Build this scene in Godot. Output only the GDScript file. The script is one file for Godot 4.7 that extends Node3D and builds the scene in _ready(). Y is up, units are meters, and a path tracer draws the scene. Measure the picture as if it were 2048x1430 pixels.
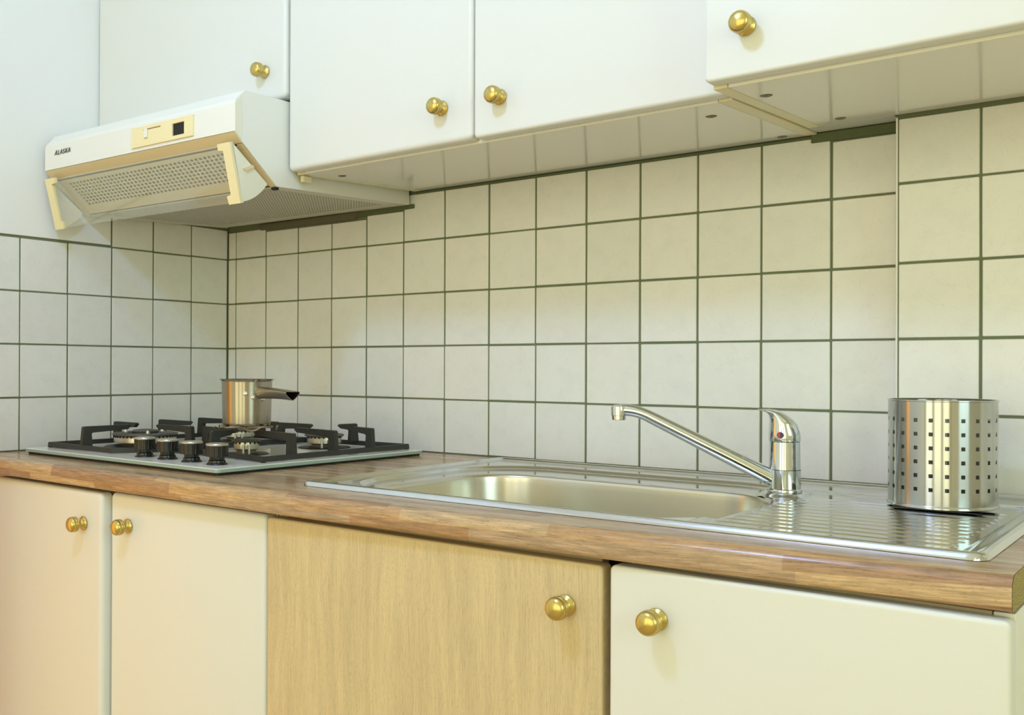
extends Node3D
# A tiled kitchen corner: worktop with gas hob and sink, wall cabinets, cooker hood. Metres, y up.
# Origin: the corner of the left wall (x = 0) and the back wall (z = 0), on the floor.

const FOCAL := 1989.76          # focal length in pixels of a 2048 x 1430 frame
const LENS_SHIFT := Vector2(193.26, 14.11)
const ADDED_WINDOWS := [0.62, 1.68, 2.74]   # centres of the added, unseen windows behind the camera

var rng := RandomNumberGenerator.new()
var M := {}


# ------------------------------------------------------------------ mesh builder
class Shape:
	var v := PackedVector3Array()
	var n := PackedVector3Array()
	var uv := PackedVector2Array()
	var idx := PackedInt32Array()

	func vert(p: Vector3, nn: Vector3, t := Vector2.ZERO) -> int:
		v.append(p)
		n.append(nn)
		uv.append(t)
		return v.size() - 1

	func tri(a: int, b: int, c: int) -> void:
		# keep the winding clockwise as seen from the side the normal points to
		var g := (v[b] - v[a]).cross(v[c] - v[a])
		if g.dot(n[a] + n[b] + n[c]) > 0.0:
			idx.append_array(PackedInt32Array([a, c, b]))
		else:
			idx.append_array(PackedInt32Array([a, b, c]))

	func quad(a: Vector3, b: Vector3, c: Vector3, d: Vector3, uva := Vector2(0, 0), uvc := Vector2(1, 1), out := Vector3.ZERO) -> void:
		var nn := (b - a).cross(d - a).normalized()
		if out != Vector3.ZERO and nn.dot(out) < 0.0:
			nn = -nn
		var i := vert(a, nn, uva)
		vert(b, nn, Vector2(uvc.x, uva.y))
		vert(c, nn, uvc)
		vert(d, nn, Vector2(uva.x, uvc.y))
		tri(i, i + 1, i + 2)
		tri(i, i + 2, i + 3)

	# rows of points -> smooth sheet; hint = a point inside (normals face away from it) or null
	func grid(rows: Array, closed := false, flip := false, us := []) -> void:
		var base := v.size()
		var nr := rows.size()
		var nc: int = rows[0].size()
		for i in nr:
			for j in nc:
				var jm := j - 1 if j > 0 else (nc - 1 if closed else 0)
				var jp := j + 1 if j < nc - 1 else (0 if closed else nc - 1)
				var im := maxi(i - 1, 0)
				var ip := mini(i + 1, nr - 1)
				var du: Vector3 = rows[i][jp] - rows[i][jm]
				var dv: Vector3 = rows[ip][j] - rows[im][j]
				if du.length_squared() < 1e-14:
					# a pole: take the neighbour row's run
					var k := ip if i == 0 else im
					du = rows[k][jp] - rows[k][jm]
				var nn := du.cross(dv).normalized()
				if flip:
					nn = -nn
				var t := Vector2(float(j) / maxi(nc if closed else nc - 1, 1), float(i) / maxi(nr - 1, 1))
				if us.size():
					t = us[i][j]
				vert(rows[i][j], nn, t)
		for i in nr - 1:
			for j in (nc if closed else nc - 1):
				var j2 := (j + 1) % nc
				tri(base + i * nc + j, base + i * nc + j2, base + (i + 1) * nc + j2)
				tri(base + i * nc + j, base + (i + 1) * nc + j2, base + (i + 1) * nc + j)

	func fan(ring: Array, nn: Vector3, uvs := 1.0) -> void:
		var flat := PackedVector2Array()
		var ax := Vector3.UP.cross(nn)
		if ax.length() < 0.1:
			ax = Vector3.RIGHT
		ax = ax.normalized()
		var ay := nn.cross(ax)
		for p in ring:
			flat.append(Vector2(p.dot(ax), p.dot(ay)))
		var t := Geometry2D.triangulate_polygon(flat)
		var base := v.size()
		for k in ring.size():
			vert(ring[k], nn, flat[k] * uvs)
		for k in range(0, t.size(), 3):
			tri(base + t[k], base + t[k + 1], base + t[k + 2])

	# box with eased edges
	func rbox(a: Vector3, b: Vector3, r := 0.0) -> void:
		var lo := Vector3(minf(a.x, b.x), minf(a.y, b.y), minf(a.z, b.z))
		var hi := Vector3(maxf(a.x, b.x), maxf(a.y, b.y), maxf(a.z, b.z))
		hexa([Vector3(lo.x, lo.y, lo.z), Vector3(hi.x, lo.y, lo.z), Vector3(hi.x, hi.y, lo.z), Vector3(lo.x, hi.y, lo.z), Vector3(lo.x, lo.y, hi.z), Vector3(hi.x, lo.y, hi.z), Vector3(hi.x, hi.y, hi.z), Vector3(lo.x, hi.y, hi.z)], r)

	# any six-sided solid: corners 0-3 at the back (counter-clockwise from lower left), 4-7 in front of them
	func hexa(c: Array, r := 0.0) -> void:
		var faces := [[0, 1, 2, 3], [4, 5, 6, 7], [0, 1, 5, 4], [3, 2, 6, 7], [0, 3, 7, 4], [1, 2, 6, 5]]
		var mid := Vector3.ZERO
		for p in c:
			mid += p / 8.0
		var inner := {}   # (face, corner) -> vertex number
		for f in 6:
			var q: Array = faces[f]
			var nn: Vector3 = (c[q[1]] - c[q[0]]).cross(c[q[3]] - c[q[0]]).normalized()
			if nn.dot(c[q[0]] - mid) < 0.0:
				nn = -nn
			var w: float = (c[q[1]] - c[q[0]]).length()
			var h: float = (c[q[3]] - c[q[0]]).length()
			for k in 4:
				var p: Vector3 = c[q[k]]
				var e1: Vector3 = (c[q[(k + 1) % 4]] - p).normalized()
				var e2: Vector3 = (c[q[(k + 3) % 4]] - p).normalized()
				var t := Vector2(w if k in [1, 2] else 0.0, h if k in [2, 3] else 0.0)
				inner[Vector2i(f, q[k])] = vert(p + (e1 + e2) * r, nn, t)
			var i: int = inner[Vector2i(f, q[0])]
			tri(i, i + 1, i + 2)
			tri(i, i + 2, i + 3)
		if r <= 0.0:
			return
		for f in 6:
			for g in range(f + 1, 6):
				var both := []
				for k in faces[f]:
					if k in faces[g]:
						both.append(k)
				if both.size() == 2:
					var a: int = inner[Vector2i(f, both[0])]
					var b: int = inner[Vector2i(f, both[1])]
					var a2: int = inner[Vector2i(g, both[0])]
					var b2: int = inner[Vector2i(g, both[1])]
					tri(a, b, b2)
					tri(a, b2, a2)
		for k in 8:
			var at := []
			for f in 6:
				if k in faces[f]:
					at.append(inner[Vector2i(f, k)])
			tri(at[0], at[1], at[2])

	# profile points (radius, height) turned round the basis' y axis; sharp corners stay sharp
	func lathe(o: Vector3, prof: Array, seg := 32, bas := Basis.IDENTITY, sharp := 0.6) -> void:
		var run := [prof[0]]
		for k in range(1, prof.size()):
			run.append(prof[k])
			var cut := k == prof.size() - 1
			if not cut:
				var d1: Vector2 = (prof[k] - prof[k - 1]).normalized()
				var d2: Vector2 = (prof[k + 1] - prof[k]).normalized()
				cut = d1.angle_to(d2) > sharp or d1.angle_to(d2) < -sharp
			if cut:
				var rows := []
				for q in run:
					var row := []
					for s in seg:
						var a := TAU * s / seg
						row.append(o + bas * Vector3(q.x * cos(a), q.y, q.x * sin(a)))
					rows.append(row)
				grid(rows, true, true)
				run = [prof[k]]

	# round bar along a path; radii may be a number or one per point
	func tube(path: Array, radii, seg := 10, loop := false, caps := true, flat := 1.0, flat_dir := Vector3.UP) -> void:
		var rows := []
		var m := path.size()
		var side := Vector3.ZERO
		for i in m:
			var a: Vector3 = path[(i - 1 + m) % m] if (loop or i > 0) else path[i]
			var b: Vector3 = path[(i + 1) % m] if (loop or i < m - 1) else path[i]
			var t := (b - a).normalized()
			if side == Vector3.ZERO:
				side = t.cross(Vector3.UP if absf(t.y) < 0.9 else Vector3.RIGHT).normalized()
			side = (side - t * side.dot(t)).normalized()
			var up := side.cross(t)
			var r: float = radii[i] if radii is Array else radii
			var row := []
			for s in seg:
				var g := TAU * s / seg
				var off := (side * cos(g) + up * sin(g)) * r
				if flat != 1.0:
					off -= flat_dir * off.dot(flat_dir) * (1.0 - flat)
				row.append(path[i] + off)
			rows.append(row)
		if loop:
			rows.append(rows[0])
		grid(rows, true, false)
		if caps and not loop:
			fan(rows[0], ((path[0] - path[1]) as Vector3).normalized())
			fan(rows[m - 1], ((path[m - 1] - path[m - 2]) as Vector3).normalized())

	# flat outline pushed along a vector
	func prism(ring: Array, push: Vector3, ease := 0.0) -> void:
		var nn := push.normalized()
		var back := []
		var mid := Vector3.ZERO
		for p in ring:
			mid += p / ring.size()
			back.append(p + push)
		fan(ring, -nn)
		fan(back, nn)
		var area := Vector3.ZERO
		for k in ring.size():
			area += (ring[k] - mid).cross(ring[(k + 1) % ring.size()] - mid)
		var s := 1.0 if area.dot(push) > 0.0 else -1.0
		for k in ring.size():
			var a: Vector3 = ring[k]
			var b: Vector3 = ring[(k + 1) % ring.size()]
			quad(a, b, b + push, a + push, Vector2.ZERO, Vector2((b - a).length(), push.length()), (b - a).cross(push) * s)

	# a sheet with elliptic holes: nu x nv cells from corner o along du and dv
	func sieve(o: Vector3, du: Vector3, dv: Vector3, nu: int, nv: int, fu: float, fv: float, stagger := 0.0) -> void:
		var nn := du.cross(dv).normalized()
		for i in nu:
			for j in nv:
				var c := o + du * (i + 0.5 + (stagger if j % 2 else 0.0)) + dv * (j + 0.5)
				var base := v.size()
				for k in 8:
					var a := TAU * (k + 0.5) / 8.0
					var q := Vector2(cos(a), sin(a))
					var s := 0.5 / maxf(absf(q.x), absf(q.y))
					vert(c + du * (q.x * s) + dv * (q.y * s), nn)
					vert(c + du * (q.x * fu * 0.5) + dv * (q.y * fv * 0.5), nn)
				for k in 8:
					var k2 := (k + 1) % 8
					# corner of the square cell between two of its outline points
					tri(base + 2 * k, base + 2 * k2, base + 2 * k2 + 1)
					tri(base + 2 * k, base + 2 * k2 + 1, base + 2 * k + 1)
				var cs := [Vector2(0.5, 0.5), Vector2(-0.5, 0.5), Vector2(-0.5, -0.5), Vector2(0.5, -0.5)]
				for k in 4:
					var w := vert(c + du * cs[k].x + dv * cs[k].y, nn)
					tri(base + 2 * (2 * k), w, base + 2 * (2 * k + 1))


# ------------------------------------------------------------------ nodes
var taken := {}

func numbered(called: String) -> String:
	var k: int = taken.get(called, -1) + 1
	taken[called] = k
	return called if k == 0 else "%s_%03d" % [called, k]


func thing(called: String, label: String, category: String, base: Vector3, group := "") -> Node3D:
	var o := Node3D.new()
	o.name = numbered(called)
	add_child(o)
	o.position = base
	o.set_meta("label", label)
	o.set_meta("category", category)
	if group:
		o.set_meta("group", group)
	return o


func setting(called: String) -> Node3D:
	var o := Node3D.new()
	o.name = called
	add_child(o)
	o.set_meta("kind", "structure")
	return o


func built(s: Shape, origin: Vector3) -> ArrayMesh:
	var arr := []
	arr.resize(Mesh.ARRAY_MAX)
	var vv := s.v.duplicate()
	for k in vv.size():
		vv[k] -= origin
	arr[Mesh.ARRAY_VERTEX] = vv
	arr[Mesh.ARRAY_NORMAL] = s.n
	arr[Mesh.ARRAY_TEX_UV] = s.uv
	arr[Mesh.ARRAY_INDEX] = s.idx
	var am := ArrayMesh.new()
	am.add_surface_from_arrays(Mesh.PRIMITIVE_TRIANGLES, arr)
	return am


func origin_of(node: Node) -> Vector3:
	var p := Vector3.ZERO
	while node is Node3D and node != self:
		p += node.position
		node = node.get_parent()
	return p


# a shape given in room coordinates becomes a child of parent (things are turned only after they are built)
func part(s: Shape, called: String, mat: Material, parent: Node, label := "") -> MeshInstance3D:
	var o := MeshInstance3D.new()
	o.name = called
	o.mesh = built(s, origin_of(parent))
	o.material_override = mat
	o.cast_shadow = GeometryInstance3D.SHADOW_CASTING_SETTING_ON
	parent.add_child(o, true)
	if label:
		o.set_meta("label", label)
	return o


# a ready mesh put under parent at a place in the room
func put(m: Mesh, called: String, mat: Material, parent: Node, at: Vector3, bas := Basis.IDENTITY, label := "") -> MeshInstance3D:
	var o := MeshInstance3D.new()
	o.name = called
	o.mesh = m
	o.material_override = mat
	parent.add_child(o, true)
	o.transform = Transform3D(bas, at - origin_of(parent))
	if label:
		o.set_meta("label", label)
	return o


# ------------------------------------------------------------------ materials
func srgb(r: float, g: float, b: float) -> Color:
	return Color(r / 255.0, g / 255.0, b / 255.0)


func mat(color: Color, rough := 0.5, metal := 0.0, spec := 0.5) -> StandardMaterial3D:
	var m := StandardMaterial3D.new()
	m.albedo_color = color
	m.roughness = rough
	m.metallic = metal
	m.metallic_specular = spec
	m.cull_mode = BaseMaterial3D.CULL_DISABLED
	return m


func picture(w: int, h: int, f: Callable) -> ImageTexture:
	var data := PackedByteArray()
	data.resize(w * h * 3)
	var k := 0
	for y in h:
		for x in w:
			var c: Color = f.call(x, y)
			data[k] = clampi(int(c.r * 255.0), 0, 255)
			data[k + 1] = clampi(int(c.g * 255.0), 0, 255)
			data[k + 2] = clampi(int(c.b * 255.0), 0, 255)
			k += 3
	var im := Image.create_from_data(w, h, false, Image.FORMAT_RGB8, data)
	im.generate_mipmaps()
	return ImageTexture.create_from_image(im)


func noise(seed_: int, freq: float, octaves := 3) -> FastNoiseLite:
	var q := FastNoiseLite.new()
	q.seed = seed_
	q.frequency = freq
	q.noise_type = FastNoiseLite.TYPE_SIMPLEX_SMOOTH
	q.fractal_octaves = octaves
	return q


func stave_texture() -> ImageTexture:
	# block-board laminate, 1 pixel = 0.8 mm along the staves, 0.66 mm across
	var w := 2048
	var h := 1024
	var row_h := 22
	var tones := [srgb(184, 145, 101), srgb(168, 129, 90), srgb(194, 162, 120), srgb(160, 128, 98), srgb(178, 148, 115), srgb(164, 128, 95), srgb(188, 153, 108)]
	var table := PackedColorArray()
	var rows := int(ceil(float(h) / row_h))
	table.resize(rows * w)
	for r in rows:
		var x := -rng.randi_range(0, 160)
		var last := -1
		while x < w:
			var l := rng.randi_range(170, 420)
			var t := rng.randi_range(0, tones.size() - 1)
			if t == last:
				t = (t + 1) % tones.size()
			last = t
			for q in range(maxi(x, 0), mini(x + l, w)):
				table[r * w + q] = tones[t]
			x += l
	var fine := noise(11, 0.05, 3)
	var broad := noise(12, 0.012, 2)
	return picture(w, h, func(x, y):
		var r := int(y / row_h)
		var c: Color = table[r * w + x]
		var k := 1.0 + 0.2 * fine.get_noise_2d(x * 0.3, y * 8.0 + r * 300.0) + 0.09 * broad.get_noise_2d(x, y * 6.0 + r * 77.0)
		if fine.get_noise_2d(x * 1.1 + 500.0, y * 12.0 + r * 91.0) > 0.36:
			k -= 0.09
		return Color(c.r * k, c.g * k, c.b * k))


func oak_texture() -> ImageTexture:
	var fine := noise(21, 0.06, 3)
	var broad := noise(22, 0.01, 2)
	var wave := noise(23, 0.006, 2)
	return picture(640, 768, func(x, y):
		var bend := 14.0 * wave.get_noise_2d(x * 0.6, y * 0.5)
		var k := 1.0 + 0.07 * fine.get_noise_2d((x + bend) * 9.0, y * 0.16) + 0.05 * broad.get_noise_2d((x + bend) * 4.0, y * 0.3)
		var pore := fine.get_noise_2d((x + bend) * 14.0 + 900.0, y * 0.5)
		if pore > 0.34:
			k -= 0.06
		return Color(0.825 * k, 0.738 * k, 0.56 * k))


func glaze_texture() -> ImageTexture:
	# crackled glaze: specks and hairlines on off-white
	var w := 1024
	var k := PackedFloat32Array()
	k.resize(w * w)
	k.fill(1.0)
	for i in 5200:
		var x := rng.randi_range(1, w - 2)
		var y := rng.randi_range(1, w - 2)
		k[y * w + x] -= rng.randf_range(0.04, 0.16)
		if rng.randf() < 0.3:
			k[y * w + x + 1] -= 0.08
	for i in 900:
		var p := Vector2(rng.randf() * w, rng.randf() * w)
		var a := rng.randf() * TAU
		for s in rng.randi_range(8, 34):
			a += rng.randf_range(-0.25, 0.25)
			p += Vector2(cos(a), sin(a))
			var q := Vector2i(posmod(int(p.x), w), posmod(int(p.y), w))
			k[q.y * w + q.x] -= 0.05
	var cloud := noise(31, 0.008, 3)
	return picture(w, w, func(x, y):
		var c := k[y * w + x] * (1.0 + 0.02 * cloud.get_noise_2d(x, y))
		return Color(c, c, c))


func chip_texture() -> ImageTexture:
	var a := noise(41, 0.16, 2)
	return picture(256, 256, func(x, y):
		var k := 0.85 + 0.5 * a.get_noise_2d(x, y * 1.6)
		return Color(0.74 * k, 0.66 * k, 0.40 * k))


func brushed(color: Color, rough: float, smear: float) -> StandardMaterial3D:
	var m := mat(color, rough, 1.0)
	m.anisotropy_enabled = smear != 0.0
	m.anisotropy = smear
	return m


func make_materials() -> void:
	M.lacquer = mat(srgb(227, 227, 217), 0.36)
	M.melamine = mat(srgb(238, 236, 222), 0.13)
	M.edge_band = mat(srgb(236, 226, 186), 0.4)
	M.carcass = mat(srgb(196, 178, 140), 0.6)
	M.plaster = mat(srgb(238, 238, 230), 0.8)
	M.cream_wall = mat(srgb(226, 220, 192), 0.85)
	M.ceiling = mat(srgb(240, 236, 222), 0.9)
	M.floor = mat(srgb(206, 180, 140), 0.5)
	M.grout = mat(srgb(114, 122, 90), 0.9)
	M.sealant = mat(srgb(92, 102, 66), 0.7)
	var glaze := glaze_texture()
	for k in 3:
		var t := mat([srgb(236, 236, 227), srgb(233, 232, 222), srgb(238, 236, 226)][k], 0.3)
		t.albedo_texture = glaze
		t.uv1_triplanar = true
		t.uv1_world_triplanar = true
		t.uv1_scale = Vector3.ONE * 2.6
		t.uv1_offset = Vector3(0.31, 0.17, 0.23) * k
		M["tile%d" % k] = t
	M.worktop = mat(Color.WHITE, 0.22)
	M.worktop.albedo_texture = stave_texture()
	M.chip = mat(Color.WHITE, 0.9)
	M.chip.albedo_texture = chip_texture()
	M.chip.uv1_triplanar = true
	M.chip.uv1_scale = Vector3.ONE * 12.0
	M.oak = mat(Color.WHITE, 0.5)
	M.oak.albedo_texture = oak_texture()
	M.oak.uv1_scale = Vector3(2.0, 1.45, 1.0)
	M.brass = mat(srgb(206, 184, 112), 0.26, 1.0)
	M.steel = brushed(srgb(212, 213, 212), 0.12, 0.0)
	M.bowl_steel = brushed(srgb(212, 208, 196), 0.25, 0.0)
	M.basket_steel = brushed(srgb(186, 188, 188), 0.2, -0.9)
	M.pan_steel = brushed(srgb(172, 164, 148), 0.24, -0.85)
	M.chrome = mat(srgb(214, 220, 224), 0.06, 1.0)
	M.rivet = mat(srgb(215, 210, 200), 0.18, 1.0)
	M.hood_white = mat(srgb(238, 237, 226), 0.3)
	M.hood_beige = mat(srgb(228, 208, 164), 0.45)
	M.hood_yellow = mat(srgb(242, 228, 176), 0.4)
	M.grille = mat(srgb(214, 202, 164), 0.5)
	M.dark = mat(srgb(26, 24, 20), 0.7)
	M.hollow = mat(srgb(96, 84, 56), 0.8)  # dark brown standing for the shade inside the hood
	M.filter = mat(srgb(216, 212, 192), 0.45)
	M.hood_pale = mat(srgb(236, 234, 212), 0.4)
	M.ink = mat(srgb(58, 62, 54), 0.6)
	M.slot = mat(srgb(150, 130, 70), 0.7)
	M.visor = mat(Color(0.90, 0.94, 0.84, 0.09), 0.05)
	M.visor.transparency = BaseMaterial3D.TRANSPARENCY_ALPHA
	M.glass_top = mat(srgb(238, 236, 222), 0.16)
	M.glass_edge = mat(srgb(158, 180, 162), 0.06)
	M.black = mat(srgb(18, 18, 16), 0.5)
	M.knob_black = mat(srgb(26, 26, 24), 0.22)
	M.knob_top = mat(srgb(196, 192, 176), 0.3, 0.9)
	M.iron = mat(srgb(46, 46, 40), 0.5)
	M.burner_cap = mat(srgb(84, 82, 74), 0.5)
	M.aluminium = mat(srgb(204, 198, 180), 0.35, 0.85)
	M.wire = mat(srgb(150, 128, 96), 0.4, 0.8)
	M.screw = mat(srgb(110, 104, 84), 0.4, 0.7)
	M.batten = mat(srgb(104, 96, 72), 0.6)
	M.red = mat(srgb(196, 44, 36), 0.3)
	M.blue = mat(srgb(44, 44, 96), 0.3)
	M.added_lamp_wood = mat(srgb(232, 150, 62), 0.4)  # orange wood of the added column lamp
	M.pane = mat(Color(0.95, 0.97, 0.97, 0.08), 0.03)
	M.pane.transparency = BaseMaterial3D.TRANSPARENCY_ALPHA
	M.white_paint = mat(srgb(240, 238, 230), 0.5)


# ------------------------------------------------------------------ main
func _ready() -> void:
	rng.seed = 20240611
	view_and_light()
	make_materials()
	room()
	tiles()
	base_cabinets()
	worktop()
	wall_cabinets()
	cooker_hood()
	sink()
	gas_hob()
	tap()
	basket()
	saucepan()


func view_and_light() -> void:
	var cam := Camera3D.new()
	cam.name = "camera"
	add_child(cam)
	var yaw := 0.6919
	var pitch := 0.0029
	var roll := 0.0040
	var fw := Vector3(-sin(yaw) * cos(pitch), sin(pitch), -cos(yaw) * cos(pitch))
	var rt := Vector3(cos(yaw), 0, -sin(yaw))
	var up := rt.cross(fw)
	var r2 := rt * cos(roll) + up * sin(roll)
	var u2 := up * cos(roll) - rt * sin(roll)
	cam.transform = Transform3D(Basis(r2, u2, -fw), Vector3(1.77778, 1.06008, 1.47444))
	var near := 0.05
	cam.set_frustum(1430.0 / FOCAL * near, LENS_SHIFT / FOCAL * near, near, 50.0)
	cam.current = true

	var env := Environment.new()
	var sky_mat := ProceduralSkyMaterial.new()
	sky_mat.sky_top_color = Color(0.5, 0.66, 0.9)
	sky_mat.sky_horizon_color = Color(0.8, 0.87, 0.95)
	sky_mat.ground_bottom_color = Color(0.3, 0.3, 0.28)
	sky_mat.ground_horizon_color = Color(0.6, 0.62, 0.6)
	var sky := Sky.new()
	sky.sky_material = sky_mat
	env.background_mode = Environment.BG_SKY
	env.sky = sky
	env.ambient_light_source = Environment.AMBIENT_SOURCE_DISABLED
	env.tonemap_mode = Environment.TONE_MAPPER_LINEAR
	env.tonemap_exposure = 1.0
	env.sdfgi_enabled = true
	env.ssao_enabled = true
	env.ssil_enabled = true
	var we := WorldEnvironment.new()
	we.name = "environment"
	we.environment = env
	add_child(we)

	# warm frontal fill, set at three added windows unseen behind the camera
	for x in ADDED_WINDOWS:
		var soft := AreaLight3D.new()
		soft.name = "added_window_fill"
		soft.area_size = Vector2(0.8, 1.85)
		soft.light_color = Color(1.0, 0.965, 0.73)
		soft.light_energy = 1.1
		soft.area_range = 8.0
		soft.shadow_enabled = true
		add_child(soft, true)
		soft.position = Vector3(x, 1.275, 3.54)

	# cool globe hanging in front of the wall cabinets
	var cool := OmniLight3D.new()
	cool.name = "pendant_glow"
	cool.light_color = Color(0.60, 0.74, 1.0)
	cool.light_energy = 0.74
	cool.light_size = 0.085
	cool.omni_range = 8.0
	cool.omni_attenuation = 2.0
	cool.shadow_enabled = true
	add_child(cool)
	cool.position = Vector3(1.05, 2.1, 1.33)

	# warm glow of the added column lamp, unseen by the left wall
	var amber := AreaLight3D.new()
	amber.name = "added_floor_lamp_glow"
	amber.area_size = Vector2(0.21, 1.13)
	amber.light_color = Color(1.0, 0.74, 0.36)
	amber.light_energy = 0.045
	amber.area_range = 8.0
	amber.shadow_enabled = true
	add_child(amber)
	amber.transform = Transform3D(Basis(Vector3.UP, -PI / 2), Vector3(0.182, 0.67, 0.907))

	# daylight at the window in the right wall
	var day := AreaLight3D.new()
	day.name = "window_daylight"
	day.area_size = Vector2(1.0, 1.1)
	day.light_color = Color(0.86, 1.0, 0.95)
	day.light_energy = 1.15
	day.area_range = 8.0
	day.shadow_enabled = true
	add_child(day)
	day.transform = Transform3D(Basis(Vector3.UP, PI / 2), Vector3(3.38, 1.55, 1.5))


func room() -> void:
	var s := Shape.new()
	s.rbox(Vector3(-0.2, -0.12, -0.2), Vector3(3.6, 0.0, 3.8))
	var fl := part(s, "floor", M.floor, self)
	fl.set_meta("kind", "structure")
	s = Shape.new()
	s.rbox(Vector3(-0.2, 2.45, -0.2), Vector3(3.6, 2.57, 3.8))
	part(s, "ceiling", M.ceiling, self).set_meta("kind", "structure")
	s = Shape.new()
	s.rbox(Vector3(-0.2, 0, 3.6), Vector3(3.6, 0.35, 3.75))
	s.rbox(Vector3(-0.2, 2.2, 3.6), Vector3(3.6, 2.45, 3.75))
	var edge := -0.2
	for x in ADDED_WINDOWS + [4.0]:
		s.rbox(Vector3(edge, 0.35, 3.6), Vector3(minf(x - 0.4, 3.6), 2.2, 3.75))
		edge = x + 0.4
	part(s, "wall_front", M.cream_wall, self).set_meta("kind", "structure")
	for k in 3:
		var wx: float = ADDED_WINDOWS[k]
		var win := setting("window_%d" % (k + 2))  # made-up window, added to carry the soft fill light
		s = Shape.new()
		for x in [wx - 0.4, wx + 0.36]:
			s.rbox(Vector3(x, 0.35, 3.64), Vector3(x + 0.04, 2.2, 3.7), 0.004)
		for y in [0.35, 2.16]:
			s.rbox(Vector3(wx - 0.36, y, 3.64), Vector3(wx + 0.36, y + 0.04, 3.7), 0.004)
		part(s, "window_frame", M.white_paint, win)
		s = Shape.new()
		s.rbox(Vector3(wx - 0.359, 0.391, 3.668), Vector3(wx + 0.359, 2.159, 3.673))
		part(s, "pane", M.pane, win)
	# right wall with a window opening y 1.0-2.1, z 1.0-2.0
	s = Shape.new()
	s.rbox(Vector3(3.4, 0, 0), Vector3(3.55, 1.0, 3.6))
	s.rbox(Vector3(3.4, 2.1, 0), Vector3(3.55, 2.45, 3.6))
	s.rbox(Vector3(3.4, 1.0, 0), Vector3(3.55, 2.1, 1.0))
	s.rbox(Vector3(3.4, 1.0, 2.0), Vector3(3.55, 2.1, 3.6))
	part(s, "wall_right", M.cream_wall, self).set_meta("kind", "structure")
	var w := setting("window_1")
	s = Shape.new()
	s.rbox(Vector3(3.42, 1.0, 1.0), Vector3(3.5, 1.05, 2.0), 0.004)
	s.rbox(Vector3(3.42, 2.05, 1.0), Vector3(3.5, 2.1, 2.0), 0.004)
	for z in [1.0, 1.475, 1.95]:
		s.rbox(Vector3(3.42, 1.05, z), Vector3(3.5, 2.05, z + 0.05), 0.004)
	part(s, "window_frame", M.white_paint, w)
	for z in [1.05, 1.525]:
		s = Shape.new()
		s.rbox(Vector3(3.455, 1.05, z), Vector3(3.46, 2.05, z + 0.425))
		part(s, "pane", M.pane, w)

	# pendant globe
	var t := thing("pendant_lamp", "white glass globe pendant lamp hanging from the ceiling", "lamp", Vector3(1.05, 2.45, 1.33))
	s = Shape.new()
	s.tube([Vector3(1.05, 2.185, 1.33), Vector3(1.05, 2.43, 1.33)], 0.004, 8)
	part(s, "cord", M.white_paint, t)
	s = Shape.new()
	s.lathe(Vector3(1.05, 2.425, 1.33), [Vector2(0.0, 0.0), Vector2(0.045, 0.002), Vector2(0.05, 0.012), Vector2(0.05, 0.0245)], 24)
	part(s, "ceiling_rose", M.white_paint, t)
	s = Shape.new()
	var prof := []
	for k in 13:
		var a := -PI / 2 + PI * k / 12.0
		prof.append(Vector2(0.09 * cos(a), 0.09 * sin(a)))
	s.lathe(Vector3(1.05, 2.1, 1.33), prof, 24, Basis.IDENTITY, 9.0)
	var globe := mat(srgb(250, 252, 255), 0.4)
	globe.emission_enabled = true
	globe.emission = Color(0.86, 0.94, 1.0)
	globe.emission_energy_multiplier = 2.5
	part(s, "bulb_globe", globe, t)

	# added lamp, out of the frame, to put warm strips in the steel
	t = thing("added_floor_lamp", "added unseen column floor lamp with an amber shade by the left wall", "lamp", Vector3(0.1, 0, 0.907))
	s = Shape.new()
	s.rbox(Vector3(0.015, 0.0005, 0.797), Vector3(0.185, 0.1, 1.017), 0.004)
	part(s, "base", M.added_lamp_wood, t)
	s = Shape.new()
	s.rbox(Vector3(0.015, 1.24, 0.797), Vector3(0.185, 1.26, 1.017), 0.004)
	part(s, "top_cap", M.added_lamp_wood, t)
	s = Shape.new()
	s.rbox(Vector3(0.02, 0.1005, 0.802), Vector3(0.18, 1.2395, 1.012), 0.003)
	var shade := mat(srgb(236, 170, 90), 0.6)
	shade.emission_enabled = true
	shade.emission = Color(1.0, 0.74, 0.40)
	shade.emission_energy_multiplier = 0.5
	part(s, "added_lamp_shade", shade, t, "glowing amber shade of the added lamp")


# ------------------------------------------------------------------ tiled walls
func tile(parent: Node, a: Vector3, b: Vector3) -> void:
	var s := Shape.new()
	s.rbox(a, b, 0.0013)
	var mid := (a + b) * 0.5
	var o := MeshInstance3D.new()
	o.name = "tile"
	o.mesh = built(s, mid)
	o.material_override = M["tile%d" % rng.randi_range(0, 2)]
	parent.add_child(o, true)
	o.position = mid - origin_of(parent)
	o.rotation = Vector3(rng.randf_range(-1, 1), rng.randf_range(-1, 1), rng.randf_range(-0.6, 0.6)) * 0.004


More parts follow.
